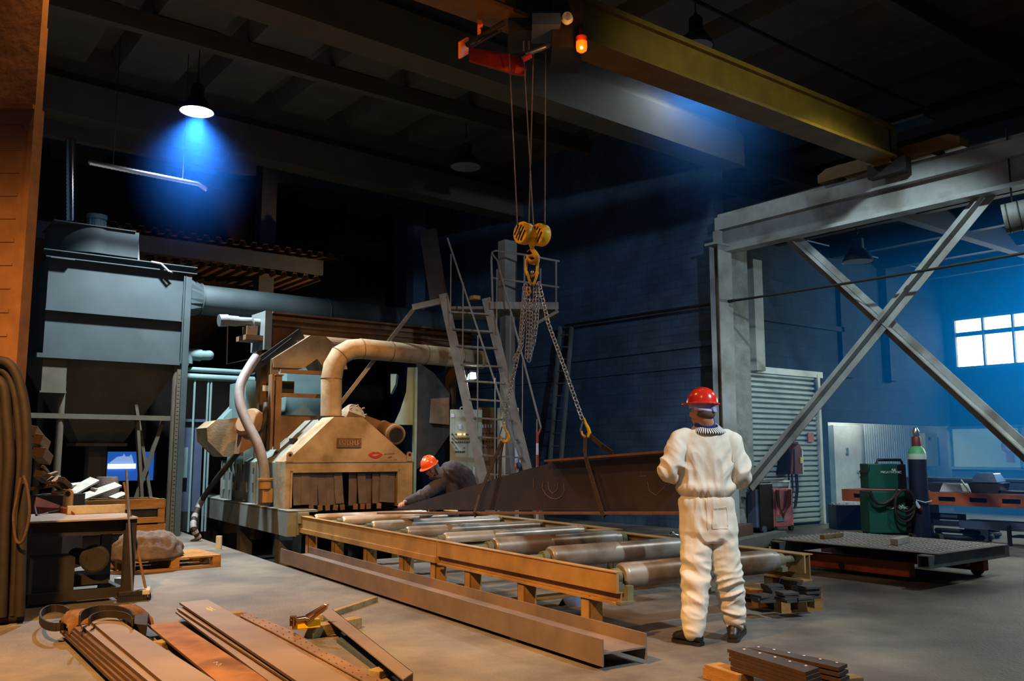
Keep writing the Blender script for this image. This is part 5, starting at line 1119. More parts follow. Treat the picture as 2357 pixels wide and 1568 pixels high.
for y_ in (cy0+.1, cy1-.12):
    m = MB(); m.rtube((cx0-.12, y_, .28), (cx1+.1, y_, .28), .13, .13, .012); part('cross_tube', m, K['tube'], kt)
m = MB(); m.box((9.5, cy0+.3, .2), (10.5, cy0+.36, .33)); m.box((9.5, 5.6, .2), (10.5, 5.7, .33)); m.box((10.2, 4.95, .12), (10.3, 6.8, .34)); part('inner_beams', m, K['brownb'], kt)
for x, y_ in ((9.42, 5.25), (10.55, 5.0), (9.42, 6.7), (10.55, 6.7)): m = MB(); m.cyl((x-.04, y_, .055), (x+.06, y_, .055), .055); part('wheel', m, K['dark'], kt, True)
for (p, q, w_, h_, lb_, mt) in (((1898, 1242), (1942, 1236), .06, .05, 'dark wooden batten lying on the checker plate', 'woodd'), ((2067, 1256), (2094, 1248), .08, .07, 'pale wooden block on the checker plate, right of the batten', 'woodg')):
    timber(lb_, p, q, w_, h_, zc+.006, mt)
# loose sections behind the worker
a, b = G(1670, 1247, .42), G(1797, 1222, .42)
m = MB(); m.rtube(a-V((0, 0, .07)), b-V((0, 0, .07)), .14, .14, .012); solo('square_tube', m, K['tube'], 'thick grey square tube lying behind the worker in white', 'steel section')
m = MB(); a2, b2 = G(1640, 1232, .42), G(1738, 1208, .42); m.bar(a2+CF*.4-V((0, 0, .1)), b2+CF*.4-V((0, 0, .1)), .16, .18); solo('brown_section', m, K['brownb'], 'brown primed steel section behind the grey square tube', 'steel section')
m = MB(); m.hexa([wx(p, z_) for z_ in (0, .28) for p in (a+(b-a)*.55, a+(b-a)*.75, a+(b-a)*.75+CF*.8, a+(b-a)*.55+CF*.8)]); solo('support_block', m, K['brownb'], 'brown block carrying the loose steel sections', 'support')
# ================================================================ RIGHT BAY EQUIPMENT
yp = 9.75
pk_ = thing('welding_set', 'faded red welding machine with coiled cable by the roller shutter', 'welding machine', WY(1803, 1222, yp))
a, b = WY(1782, 1212, yp), WY(1824, 1124, yp)
m = MB(); m.box((a.x, yp, .08), (b.x, yp+.5, b.z), .01); part('body', m, K['pink'], pk_)
m = MB(); m.tube([(a.x+.02, yp+.05, b.z), (a.x+.02, yp+.05, b.z+.12), (b.x-.02, yp+.05, b.z+.12), (b.x-.02, yp+.05, b.z)], .018, 8); part('handle', m, K['white'], pk_, True)
m = MB(); m.cyl((b.x-.05, yp, .05), (b.x-.05, yp+.06, .05), .05); m.cyl((a.x+.05, yp, .05), (a.x+.05, yp+.06, .05), .05); part('caster', m, K['dark'], pk_)
m = MB()
for k in range(3): m.tube([(a.x+.06+.03*k, yp-.03, b.z-.02), (a.x+.07+.03*k, yp-.04, b.z-.3), (a.x+.2, yp-.05, b.z-.44-.03*k), (b.x-.14-.03*k, yp-.04, b.z-.3), (b.x-.1-.03*k, yp-.03, b.z-.02)], .012, 6)
part('cable_loop', m, K['maroon'], pk_, True)
m = MB(); m.box((a.x+.06, yp-.012, b.z-.2), (a.x+.2, yp, b.z-.08)); m.box((a.x+.06, yp-.012, .18), (a.x+.3, yp, .26)); part('panel', m, K['teal'], pk_)
cv = thing('covered_trolley', 'dark covered trolley between column and faded red welding machine', 'trolley', WY(1762, 1215, yp+.1))
a, b = WY(1750, 1208, yp), WY(1780, 1112, yp)
m = MB(); m.box((a.x, yp, .06), (b.x-.02, yp+.22, b.z), .015); part('cover', m, K['blackp'], cv)
m = MB(); m.tube([(a.x, yp, b.z-.02), (a.x, yp, b.z+.06), (b.x+.3, yp, b.z+.07)], .02, 8); part('handle', m, K['greyh'], cv, True)
m = MB(); m.box((a.x-.08, yp+.02, .1), (a.x, yp+.2, b.z-.1)); m.cyl((a.x+.1, yp-.02, .06), (a.x+.1, yp+.04, .06), .06); part('side_tank', m, K['blued'], cv)
fx = thing('wire_feeder', 'dark red wire feeder hanging on the roller shutter with cables below', 'wire feeder', WY(1836, 1080, 10.1))
a, b = WY(1828, 1092, 10.0), WY(1845, 1034, 10.0)
m = MB(); m.prism([(a.x-.1, 10.0, a.z), (b.x, 10.0, a.z), (b.x, 10.0, b.z), (b.x-.08, 10.0, b.z+.1), (a.x-.02, 10.0, b.z)], (0, .22, 0)); part('body', m, K['maroon'], fx)
m = MB(); m.prism([(a.x-.18, 10.05, a.z), (a.x, 9.98, a.z), (a.x+.02, 9.98, b.z), (a.x-.06, 10.05, b.z)], (0, .22, 0)); part('side_panel', m, K['blackp'], fx)
m = MB(); m.box((b.x-.06, 9.98, a.z+.2), (b.x, 10.0, b.z-.15)); part('yellow_label', m, K['yelc'], fx)
m = MB(); m.box((b.x, 9.99, a.z), (b.x+.03, 10.2, b.z-.02)); part('front_rim', m, K['white'], fx)
m = MB(); m.box((a.x-.1, 10.1, b.z+.1), (b.x+.05, 10.26, b.z+.14)); part('bracket', m, K['dark'], fx)
m = MB()
for k, (dx, l) in enumerate(((-.1, .5), (0, .55), (.12, .62), (.16, .6))): m.tube([(a.x+dx, 10.05, a.z), (a.x+dx+.02, 10.06, a.z-l*.5), (a.x+dx-.05, 10.07, a.z-l)], .018, 6)
part('cables', m, K['blackp'], fx, True)
# green welding power sources with gas cylinder
dg = 13.6; WDg = lambda x, y, o=0: WD(x, y, dg+o)
def cbox(m, x0, y0, x1, y1, d, dep, bev=.0, sk=0):
    A = WD(x0, y1, d); B = WD(x1, y1, d); T_ = WD(x0, y0, d).z; dv = CF*dep+CR*sk
    P = [A, V((B.x, B.y, A.z)), V((B.x, B.y, A.z))+dv, A+dv]; m.hexa(P+[V((p.x, p.y, T_)) for p in P], bev)
def text(s, p, h, d=None, ext=.004, mt=None, par=None, name='lettering'):
    cu = bpy.data.curves.new('txt', 'FONT'); cu.body = s; cu.size = h; cu.extrude = ext
    to = bpy.data.objects.new('txt', cu); C.objects.link(to); dg_ = bpy.context.evaluated_depsgraph_get(); me = bpy.data.meshes.new_from_object(to.evaluated_get(dg_)); bpy.data.objects.remove(to)
    M_ = Matrix.Translation(p) @ Matrix((( CR.x, 0, -CF.x, 0), (CR.y, 0, -CF.y, 0), (0, 1, 0, 0), (0, 0, 0, 1)))
    m = MB(); m.bm.from_mesh(me); m.bm.transform(M_); return part(name, m, mt or K['white'], par)
w1_ = thing('welding_source', 'large green welding power source standing on the floor by the cylinder', 'welding machine', WDg(2045, 1236))
m = MB(); cbox(m, 2003, 1131, 2088, 1228, dg, .35, .012); part('body', m, K['green'], w1_)
m = MB(); cbox(m, 2088, 1131, 2099, 1228, dg+.04, .3); cbox(m, 2004, 1228, 2092, 1232, dg+.02, .3); part('end_panel', m, K['blackp'], w1_)
for x in (2015, 2085): m = MB(); c = WDg(x, 1233, .15); c.z = .05; m.cyl(c-CR*.03, c+CR*.03, .05); part('caster', m, K['dark'], w1_)
text('MIGATRONIC', WDg(2041, 1172, -.01), .052, par=w1_)
m = MB(); m.tube([WDg(2069+k*.9, 1166-3*math.sin(k*.8), -.01) for k in range(14)], .007, 4); part('logo_mark', m, K['white'], w1_)
w2_ = thing('wire_feed_unit', 'smaller green welding unit with handle on top of the large one', 'welding machine', WDg(2043, 1128))
m = MB(); cbox(m, 2000, 1068, 2069, 1125, dg+.02, .32, .01); part('body', m, K['green'], w2_)
m = MB(); cbox(m, 2069, 1069, 2088, 1126, dg+.03, .3, .01); part('front_panel', m, K['blackp'], w2_)
m = MB(); m.tube([WDg(2017, 1068, .1), WDg(2020, 1059, .1), WDg(2073, 1059, .1), WDg(2077, 1069, .1)], .022, 8); part('handle', m, K['blackp'], w2_, True)
m = MB(); m.prism([WDg(x, y, .02) for x, y in ((1995, 1088), (2002, 1070), (2002, 1089))], CF*.3); part('hood', m, K['blackp'], w2_)
text('MIGATRONIC', WDg(2027, 1090, .01), .052, par=w2_)
m = MB(); m.tube([WDg(2053+k*.7, 1083-3*math.sin(k*.8), .01) for k in range(14)], .007, 4); part('logo_mark', m, K['white'], w2_)
cable([WDg(x, y, -.08) for x, y in ((2002, 1132), (2010, 1150), (2022, 1160), (2035, 1160), (2052, 1150), (2062, 1138), (2066, 1128))], .03, 'thick dark hose draped across the large green welding source', 'hose')
for k, (rx, ry, lb_) in enumerate(((22, 30, 'innermost black cable loop hung on the green welding source'), (24, 36, 'middle black cable loop hung on the green welding source'), (23, 44, 'lowest black cable loop hung on the green welding source'))):
    cable([WDg(2083+rx*math.sin(t), 1150+k*6-ry*.75*math.cos(t)+(6 if math.cos(t) < 0 else 0), -.1-.02*k) for t in [2*math.pi*j/20 for j in range(21)]], .016, lb_, 'hose', group='cable loops on the welding source')
to_ = thing('welding_torch', 'pale welding torch with red tip hanging by the cable loops', 'torch', WDg(2110, 1165, -.12))
m = MB(); m.tube([WDg(2106, 1155, -.12), WDg(2116, 1169, -.12)], [.03, .025], 10); part('grip', m, K['paper'], to_, True)
m = MB(); m.tube([WDg(2116, 1169, -.12), WDg(2120, 1173, -.12)], [.03, .02], 10); part('tip', m, K['red'], to_, True)
c = WDg(2121, 1240, .05); c.z = 0
gc = thing('gas_cylinder', 'tall dark blue gas cylinder with green shoulder and maroon valve collar', 'gas cylinder', c)
zt4 = WDg(2115, 1053, .05).z
tl = WDg(2115, 1053, .05)-WDg(2123, 1200, .05); tl = tl/tl.z
AX = lambda z: c+V((tl.x*z, tl.y*z, z))
r0 = .135
def cyl_rings(L): 
    m = MB(); m.rings([[AX(z)+CR*r*math.cos(2*math.pi*k/24)+CF*r*math.sin(2*math.pi*k/24) for k in range(24)] for z, r in L]); return m
part('body', cyl_rings([(.12, r0), (zt4-.03, r0)]), K['cylb'], gc, True)
part('shoulder', cyl_rings([(zt4-.03, r0), (zt4+.06, r0*.97), (zt4+.13, r0*.75)]), K['cab'], gc, True)
part('green_band', cyl_rings([(zt4+.06, r0*.985), (zt4+.13, r0*.78), (zt4+.17, r0*.5)]), K['gband'], gc, True)
part('valve_collar', cyl_rings([(zt4+.15, r0*.5), (zt4+.3, r0*.5), (zt4+.32, r0*.4)]), K['maroon'], gc, True)
m = MB(); m.tube([AX(zt4+.32), AX(zt4+.4), AX(zt4+.46)], [.05, .055, .02], 10); part('valve', m, K['chrome'], gc, True)
m = MB(); q = AX(.06); m.bar(q-CR*.2, q+CR*.2, .35, .05, UP); m.tube([q+CF*.17, q+CF*.17+V((0, 0, .8))], .02); part('stand', m, K['dark'], gc)
for s in (-.2, .2): m = MB(); p = q+CR*s-CF*.15; p.z = .09; m.cyl(p-CR*.03, p+CR*.03, .09); part('wheel', m, K['dark'], gc)
cable([WDg(2105, 1150, -.1), WDg(2130, 1157, -.12), WDg(2145, 1153, -.1)], .008, 'thin strap tying the cylinder to the welding source', 'white', 'strap', 'strap')
# slotted orange bench
bA, bB = WD(1937, 1125, 15.4), WD(2420, 1142.5, 13.0); zb = (bA.z+bB.z)/2; bA.z = bB.z = zb
d = (bB-bA).normalized(); n = V((-d.y, d.x, 0)); n = n if n.dot(CF) > 0 else -n; L = (bB-bA).length
ob = thing('slotted_bench', 'long orange bench rail with oval slots across the right bay', 'workbench', (bA+bB)/2-V((0, 0, zb)))
FB = Matrix(((d.x, n.x, 0, bA.x), (d.y, n.y, 0, bA.y), (0, 0, 1, 0), (0, 0, 0, 1)))
m = MB(FB); hh = .2
x = 0; pitch = .47; sl = .26
m.box((0, 0, zb-.07), (L, .03, zb)); m.box((0, 0, zb-hh), (L, .03, zb-.14)); k = 0
while x < L-.1: m.box((x, 0, zb-.14), (x+pitch-sl, .03, zb-.07)); x += pitch
m.box((0, .03, zb-.02), (L, .7, zb)); part('slotted_rail', m, K['orange'], ob)
m = MB(FB); m.box((0, .2, zb-hh), (L, .24, zb-.03)); m.box((1.3, .1, .0), (1.38, .6, zb-hh)); m.box((L-.3, .1, 0), (L-.2, .6, zb-hh)); m.box((1.9, .05, .3), (L, .6, .33)); m.box((1.9, .04, .22), (L, .06, .34)); m.box((.5, .3, .32), (1.9, .34, .42)); part('under_frame', m, K['blued'], ob)
m = MB(FB); m.box((2.6, .0, 0), (2.65, .05, .3)); m.box((2.6, .1, .12), (L, .5, .14)); part('shelf', m, K['dark'], ob)
m = MB(FB); m.box((1.35, .35, .02), (2.2, .37, .3)); solo('white_sheet', m, K['white'], 'white sheet standing under the orange bench', 'sheet')
def bpos(u, w_, z=zb): return FB @ V((u, w_, z))
def ub(px):                                        # position along the bench seen at picture column px
    lo, hi = -1, L+1
    for _ in range(40):
        mid = (lo+hi)/2; p = FB @ V((mid, .3, zb)); X = p.dot(CR); Y = p.dot(CF)
        if 1178.5+F*X/(Y*math.cos(TH)+(zb-H)*math.sin(TH)) < px: lo = mid
        else: hi = mid
    return lo
def trap(px0, px1, h, tw, mt, name, label, w0=.15, w1=.5, cat='tray'):
    a_, b_ = ub(px0), ub(px1); s = (b_-a_)*tw/2; m = MB(FB); z = zb
    m.hexa([(a_, w0, z), (b_, w0, z), (b_, w1, z), (a_, w1, z), (a_+s, w0+.03, z+h), (b_-s, w0+.03, z+h), (b_-s, w1-.03, z+h), (a_+s, w1-.03, z+h)], .006); return solo(name, m, K[mt], label, cat)
trap(2171, 2226, .13, .25, 'white', 'grey_tray', 'upturned grey tray on the orange bench')
trap(2150, 2172, .14, -.5, 'blackp', 'black_tub', 'small black tub on the orange bench, left of the grey tray', cat='tub')
bx = trap(2246, 2306, .16, -.3, 'blackp', 'black_case', 'black case on the orange bench carrying a shiny lid', .12, .55, 'case')
a_, b_ = ub(2243), ub(2306); m = MB(FB); z = zb+.165; s = .07; m.hexa([(a_, .12, z), (b_, .12, z), (b_, .55, z), (a_, .55, z), (a_+s, .2, z+.14), (b_-s, .2, z+.14), (b_-s, .5, z+.14), (a_+s, .5, z+.14)], .01); solo('shiny_lid', m, K['chrome'], 'shiny embossed metal lid on the black case', 'lid')
a_ = ub(2236); m = MB(FB); m.bar((a_-.08, .12, zb+.2), (a_+.03, .12, zb+.02), .03, .02); m.box((a_-.08, .1, zb), (a_+.04, .16, zb+.02)); solo('small_bracket', m, K['white'], 'small pale bracket between the grey tray and black case', 'bracket')
a_ = ub(2330); m = MB(FB); m.box((a_-.2, .2, zb), (a_+.3, .5, zb+.04)); solo('dark_tool', m, K['blackp'], 'flat dark tool at the right end of the orange bench', 'tool')
m = MB(FB); m.box((-.1, .9, .55), (L+.5, 1.3, zb+.18)); m.box((-.1, .88, zb+.16), (L+.5, 1.32, zb+.2)); m.box((.4, .9, 0), (.5, 1.3, .55)); m.box((L-.5, .9, 0), (L-.4, 1.3, .55)); solo('blue_table', m, K['blued'], 'long dark blue steel table behind the orange bench', 'table')
# coil on the floor, bin, first-aid cabinet, office
for k, (x, y, r_, lb_) in enumerate(((2150, 1232, .3, 'large black cable coil on the floor right of the cylinder'), (2215, 1242, .42, 'black cable coil nearest the trolley corner'), (2245, 1236, .35, 'black cable coil under the orange bench'))):
    c = G(x, y); m = MB(); m.torus(c+V((0, 0, .06)), UP, r_, .045, 30, 8); m.torus(c+V((.03, 0, .12)), (.1, 0, 1), r_*.93, .035, 30, 8); solo('cable_coil', m, K['black'], lb_, 'cable', 'cable coils on the floor', smooth=True)
a = WD(1925, 1188, 16.2); b = WD(1990, 1188, 16.2)
tb = thing('dark_bin', 'dark box of pale scrap on the floor below the bench end', 'bin', wx((a+b)/2, 0))
m = MB(); z1 = WD(1925, 1163, 16.2).z; P = [wx(p, 0) for p in (a, b, b+CF*.4, a+CF*.4)]; m.hexa(P+[wx(p, z1) for p in P]); part('body', m, K['blackp'], tb)
m = MB(); 
for k in range(12): p = a+(b-a)*((k+.5)/12)+CF*R.uniform(.05, .35); m.sph(wx(p, z1), (.04, .04, .03), 6, 4)
part('scrap', m, K['paper'], tb)
fa = thing('first_aid_cabinet', 'pale yellow cabinet with round opening, left of the office window', 'cabinet', WY(2148, 1075, 12.1))
def fx_(x, y, X=20.9): return WX(x, y, X)
fy = lambda x, y, Y=12.1: WY(x, y, Y)
a, b = fy(2129, 1073), fy(2152, 998)
m = MB(); m.box((a.x, 12.05, a.z), (b.x, 12.3, b.z)); part('body', m, K['yelc'], fa)
m = MB(); p = WY(2139, 1010, 12.04); m.lathe(p, [(.045, 0), (.045, .008)], (0, -1, 0), 14); part('round_opening', m, K['blackp'], fa)
m = MB(); c_ = fy(2165, 1075); m.box((b.x, 12.1, a.z), (c_.x, 12.3, b.z-.1)); part('side_shelf', m, K['teal'], fa)
# ================================================================ LAMPS AND HEATER
def pendant(label, p, top, lit=False, s=1.0):
    t = thing('pendant_lamp', label, 'lamp', p, 0, 'pendant lamps')
    m = MB(); m.lathe(p, [(.25*s, 0), (.24*s, .03), (.2*s, .12), (.13*s, .2), (.1*s, .24), (.1*s, .42), (.07*s, .46)], UP, 32, cap=False); m.lathe(p+V((0, 0, .2*s)), [(.13*s, 0), (.13*s, .01)], UP, 24); part('shade', m, K['dark'], t, True)
    m = MB(); m.lathe(p, [(.235*s, .012), (.235*s, .004)], UP, 32); part('lens', m, lens_on if lit else K['greyh'], t, True)
    m = MB(); m.tube([p+V((0, 0, .45*s)), top], .01, 6); m.sph(p+V((0, 0, .5*s)), .03, 8, 6); part('hanger', m, K['dark'], t)
    if lit: m = MB(); m.sph(p-V((0, 0, .03)), .02, 8, 6); part('lamp_tip', m, lens_on, t, True)
    return t
lens_on = emit('mercury_lens', 'e6f2ff', 30)
LP1 = WD(453, 258, 13.5); pendant('lit pendant lamp glowing blue-white over the dust collector', LP1, V((LP1.x, LP1.y, 8.12)), True, 1.06)
LP2 = WY(1590, 150, 9.25); pendant('lit pendant lamp hidden behind the crane girder by the block wall', LP2, V((LP2.x, LP2.y, 8.12)), True)
p = WD(1603, 108, 12.0); pendant('unlit dark pendant lamp above the crane girder', p, V((p.x, p.y, 8.12)))
p = WD(1072, 385, 16.5); pendant('unlit dark pendant lamp in front of the block wall corner', p, V((p.x, p.y, 8.12)), s=1.25)
p = WD(1975, 603, 15.5); pendant('unlit dark pendant lamp under the low roof of the right bay', p, V((p.x, p.y, 5.75)), s=1.1)
a, b = WD(2310, 505, 11.5), WD(2420, 480, 11.2)
ht = thing('tube_heater', 'dark round heater hanging at the right edge under the low roof', 'heater', (a+b)/2)
m = MB(); m.cyl(a, b, .2, seg=20); part('drum', m, K['tube'], ht, True)
for t_ in (.1, .35, .6): m = MB(); m.torus(a+(b-a)*t_, (b-a), .203, .008, 24, 6); part('ring', m, K['dark'], ht, True)
m = MB(); m.tube([a+(b-a)*.2, wx(a+(b-a)*.2, 5.75)], .012, 6); m.tube([a+(b-a)*.8, wx(a+(b-a)*.8, 5.75)], .012, 6); part('hanger', m, K['dark'], ht)
# ================================================================ PEOPLE
def remesh(m, voxel, smooth=6, fac=.5):
    me = bpy.data.meshes.new('tmp'); bmesh.ops.recalc_face_normals(m.bm, faces=m.bm.faces[:]); m.bm.to_mesh(me); m.bm.free()
    o = bpy.data.objects.new('tmp', me); C.objects.link(o)
    r = o.modifiers.new('r', 'REMESH'); r.mode = 'VOXEL'; r.voxel_size = voxel
    s = o.modifiers.new('s', 'SMOOTH'); s.factor = fac; s.iterations = smooth
    dg = bpy.context.evaluated_depsgraph_get(); e = o.evaluated_get(dg); me2 = bpy.data.meshes.new_from_object(e)
    bpy.data.objects.remove(o); out = MB(); out.bm.from_mesh(me2); out.bm.normal_update(); return out
def limb(m, pts, rr, seg=16, sub=1):
    for i in range(len(pts)):
        m.sph(pts[i], rr[i]*.995, seg, 10)
    for i in range(len(pts)-1): m.tube([pts[i], pts[i+1]], [rr[i], rr[i+1]], seg)
def oval(m, rows):                                 # rows: (centre, half-width along CR, half-depth along CF)
    RS = []
    for c, a, b in rows:
        RS.append([c+CR*a*math.copysign(abs(math.cos(t))**.85, math.cos(t))+CF*b*math.copysign(abs(math.sin(t))**.85, math.sin(t)) for t in [2*math.pi*k/28 for k in range(28)]])
    m.rings(RS)
def head(m, c, fw, up, s=1.0, skull=True):
    fw = V(fw).normalized(); up = V(up); up = (up-fw*up.dot(fw)).normalized(); rt = fw.cross(up)
    M3 = Matrix((rt, fw, up)).transposed(); P = lambda x, y, z: c+(rt*x+fw*y+up*z)*s
    m.sph(P(0, -.01, .03), V((.076, .096, .088))*s, 20, 14, M3); m.sph(P(0, .012, -.035), V((.062, .076, .075))*s, 18, 12, M3)
    m.sph(P(0, .055, -.085), V((.034, .03, .026))*s, 12, 8, M3)                                           # chin
    for k in (-1, 1):
        m.sph(P(.078*k, -.012, -.012), V((.012, .02, .032))*s, 12, 8, M3)                                 # ear
        m.sph(P(.038*k, .065, -.03), V((.024, .022, .026))*s, 10, 8, M3)                                  # cheek
        m.sph(P(.03*k, .082, .026), V((.026, .012, .009))*s, 10, 8, M3)                                   # brow
    limb(m, [P(0, .088, .01), P(0, .108, -.028)], [.009*s, .014*s], 10)                                   # nose
    m.sph(P(0, .086, -.062), V((.026, .012, .007))*s, 10, 6, M3); m.sph(P(0, .084, -.072), V((.022, .012, .008))*s, 10, 6, M3)   # lips
    return P
def hand(m, w, d, palm, s=1.0, curl=.5, thumb=1):
    """w wrist, d direction to the knuckles, palm the way the palm faces; unequal curled fingers and a side thumb"""
    d = V(d).normalized(); palm = V(palm); palm = (palm-d*palm.dot(d)).normalized(); sd = d.cross(palm)
    k0 = w+d*.085*s
    for j, o in enumerate((-.032, -.011, .011, .031)): limb(m, [w+sd*o*.6*s, k0+sd*o*s-d*.006*abs(j-1.2)*s], [.016*s, .0125*s], 10)
    for j, (o, L) in enumerate(((-.033, .068), (-.011, .08), (.011, .074), (.032, .058))):
        p = k0+sd*o*s*1.05; q = d; pts = [p]
        for f in (.45, .32, .23):
            a = curl*(.8+.12*j); q = (q*math.cos(a)+palm*math.sin(a)).normalized(); p = p+q*L*f*s; pts.append(p)
        limb(m, pts, [.0105*s, .0098*s, .009*s, .008*s], 10)
    t0 = w+d*.028*s-sd*.03*s*thumb
    limb(m, [t0, t0+(-sd*thumb*.8+d*.7+palm*.3).normalized()*.035*s, t0+(-sd*thumb*.55+d*.9+palm*.6).normalized()*.068*s], [.016*s, .0115*s, .0095*s], 10)
def wrinkle(m, zones, seed=0):
    m.bm.normal_update(); L = []
    for v in m.bm.verts:
        p = v.co; d = 0
        for (c, rad, amp, S) in zones:
            q = p-c; k = math.exp(-(q.dot(q))/(rad*rad))
            if k < .02: continue
            X, Y, Z_ = p.dot(CR), p.dot(CF), p.z
            n = noise.noise(V((X*S[0]+seed, Y*S[1], Z_*S[2]+X*S[3])))
            d += amp*k*(1-2.6*abs(n))
        L.append(d)
    for v, d in zip(m.bm.verts, L): v.co += v.normal*d
    m.bm.normal_update()
def hardhat(par, c, fw, up, mt, s=1.0, band=True):
    fw = V(fw).normalized(); up = V(up).normalized(); up = (up-fw*up.dot(fw)).normalized(); rt = fw.cross(up)
    def rg(a, b, h, o=0, n=36): return [c+(rt*math.cos(t)*a+fw*(math.sin(t)*b+o)+up*h)*s for t in [2*math.pi*k/n for k in range(n)]]
    m = MB(); RS = [rg(.12, .15, 0), rg(.119, .149, .012)]
    for k in range(1, 9): t = k/8*math.pi/2; RS.append(rg(.117*math.cos(t)**.75+.001, .147*math.cos(t)**.75+.001, .012+.125*math.sin(t)))
    m.rings(RS)
    for k in (-1, 0, 1): m.tube([c+(rt*k*.03+fw*.135*math.cos(t)*(1-.04*abs(k))+up*(.014+.128*math.sin(t)))*s for t in [math.pi*(.12+.76*j/12) for j in range(13)]], .006*s, 8)
    sh = part('shell', m, mt, par, True)
    m = MB(); n = 40; A = []; B = []
    for k in range(n):
        t = 2*math.pi*k/n; e = .018+.042*max(0, math.sin(t))**2
        A.append(c+(rt*math.cos(t)*.119+fw*math.sin(t)*.149)*s); B.append(c+(rt*math.cos(t)*(.119+e*.8)+fw*math.sin(t)*(.149+e)-up*.006)*s)
    m.rings([[p+up*.008*s for p in A], [p+up*.006*s for p in B], [p-up*.002*s for p in B], [p for p in A]], closed=True); part('brim', m, mt, par, True)
    if band:
        m = MB(); m.rings([rg(.098, .118, -.045), rg(.1, .12, -.045), rg(.104, .126, .0), rg(.1, .122, .0)], closed=True)
        m.tube([c+(rt*math.cos(t)*.098+fw*math.sin(t)*.118-up*(.05+.02*max(0, -math.sin(t))))*s for t in [math.pi+math.pi*k/14 for k in range(15)]], .016*s, 8, flat=1.0)
        m.cyl(c+(-fw*.112-up*.055)*s, c+(-fw*.145-up*.055)*s, .024*s, seg=14); part('headband', m, K['lav'], par, True)
    return sh
def boot(par, heel, toe, ht, mt, leg):
    heel, toe = V(heel), V(toe); d = (toe-heel); d.z = 0; L = d.length; d.normalize(); n = V((-d.y, d.x, 0))
    m = MB(); RS = []
    for s, w_, h in ((-.02, .03, .05), (.0, .043, .09), (.06, .046, .12), (.12, .044, .115), (.17, .05, .085), (.22, .053, .07), (.26, .045, .06), (.285, .02, .045)):
        c = heel+d*(s*L/.28)
        RS.append([c+n*math.cos(t)*w_+UP*(.015+h/2+math.sin(t)*h/2) for t in [2*math.pi*k/18 for k in range(18)]])
    m.rings(RS); limb(m, [heel+d*.055+UP*.08, leg], [.056, .062], 18); m = remesh(m, .008, 5); o = part('boot', m, mt, par, 'all')
    m = MB(); P = []
    for s, w_ in ((-.025, .03), (.0, .045), (.1, .043), (.2, .055), (.26, .047), (.295, .02)): P.append((s, w_))
    pts = [heel+d*(s*L/.28)+n*w_ for s, w_ in P]+[heel+d*(s*L/.28)-n*w_ for s, w_ in P[::-1]]
    m.prism([V((p.x, p.y, .0)) for p in pts], (0, 0, .024)); part('sole', m, K['black'], o)
# ---------------------------------------------------------------- worker in white, seen from behind
d0 = G(1630, 1480).dot(CF)
def B1(x, y, o=0): return WD(x, y, d0+o)
p1 = thing('person', 'person in off-white coverall and red hard hat, seen from behind', 'person', wx(B1(1632, 1482), 0))
fw1 = (CF*.80-CR*.60).normalized(); up1 = (UP+fw1*.10+CR*.05).normalized()
hc = B1(1616, 946, .0)
cov = dict(
 lsh=B1(1566, 1014, .02), lel=B1(1541, 1080, .0), lwr=B1(1580, 1092, .26),
 rsh=B1(1684, 1018, .02), rel=B1(1704, 1092, -.0), rwr=B1(1668, 1108, .27))
lkn, lan = B1(1601, 1336, -.02), B1(1596, 1462, -.06)
rkn, ran = B1(1678, 1334, .04), B1(1693, 1446, .09)
m = MB()
head(m, hc-up1*.0, fw1, up1); limb(m, [hc-up1*.06-fw1*.02, B1(1628, 985, .03)], [.058, .066])
oval(m, [(B1(1624, 990, .03), .09, .06), (B1(1624, 1012, .04), .17, .09), (B1(1625, 1070, .05), .165, .1), (B1(1625, 1140, .05), .15, .1), (B1(1630, 1190, .05), .165, .11), (B1(1630, 1235, .05), .15, .1)])
for a in ('l', 'r'): limb(m, [cov[a+'sh'], cov[a+'el'], cov[a+'wr']], [.055, .042, .03])
limb(m, [B1(1604, 1215, .05), lkn, lan], [.075, .055, .04]); limb(m, [B1(1660, 1215, .05), rkn, ran], [.075, .055, .04])
m2 = remesh(m, .0075, 3)
bd1 = part('body', m2, K['skin'], p1, 'all')
for a, th in (('l', 1), ('r', -1)):
    m = MB(); w_ = cov[a+'wr']; dr = (w_-cov[a+'el']).normalized(); hand(m, w_+dr*.02, dr, UP*-1+CR*(.4 if a == 'l' else -.4), 1, .45, th); m = remesh(m, .0035, 2); part('hand', m, K['skin'], bd1, 'all')
# coverall
m = MB()
oval(m, [(B1(1627, 988, .03), .11, .075), (B1(1626, 998, .03), .175, .1), (B1(1625, 1018, .04), .215, .125), (B1(1625, 1050, .05), .218, .14), (B1(1624, 1090, .05), .21, .145), (B1(1624, 1125, .05), .2, .145), (B1(1624, 1140, .05), .188, .135), (B1(1625, 1152, .05), .196, .14), (B1(1629, 1190, .05), .212, .152), (B1(1631, 1222, .05), .22, .155), (B1(1631, 1244, .05), .2, .13)])
limb(m, [B1(1578, 1006, .03), cov['lsh'], B1(1551, 1055, .0), cov['lel'], B1(1545, 1089, .05), cov['lwr']], [.07, .082, .08, .078, .07, .055])
limb(m, [B1(1672, 1008, .03), cov['rsh'], B1(1697, 1060, .01), cov['rel'], B1(1700, 1101, .05), cov['rwr']], [.07, .084, .08, .076, .07, .055])
limb(m, [B1(1600, 1228, .04), B1(1600, 1300, .01), lkn, B1(1598, 1395, -.05), B1(1596, 1445, -.06), B1(1596, 1453, -.06)], [.11, .1, .096, .088, .078, .074])
limb(m, [B1(1662, 1228, .04), B1(1673, 1298, .03), rkn, B1(1684, 1388, .07), B1(1690, 1418, .09), B1(1692, 1434, .09)], [.11, .096, .098, .086, .076, .058])
m = remesh(m, .008, 5)
wz = B1(1624, 1143).z
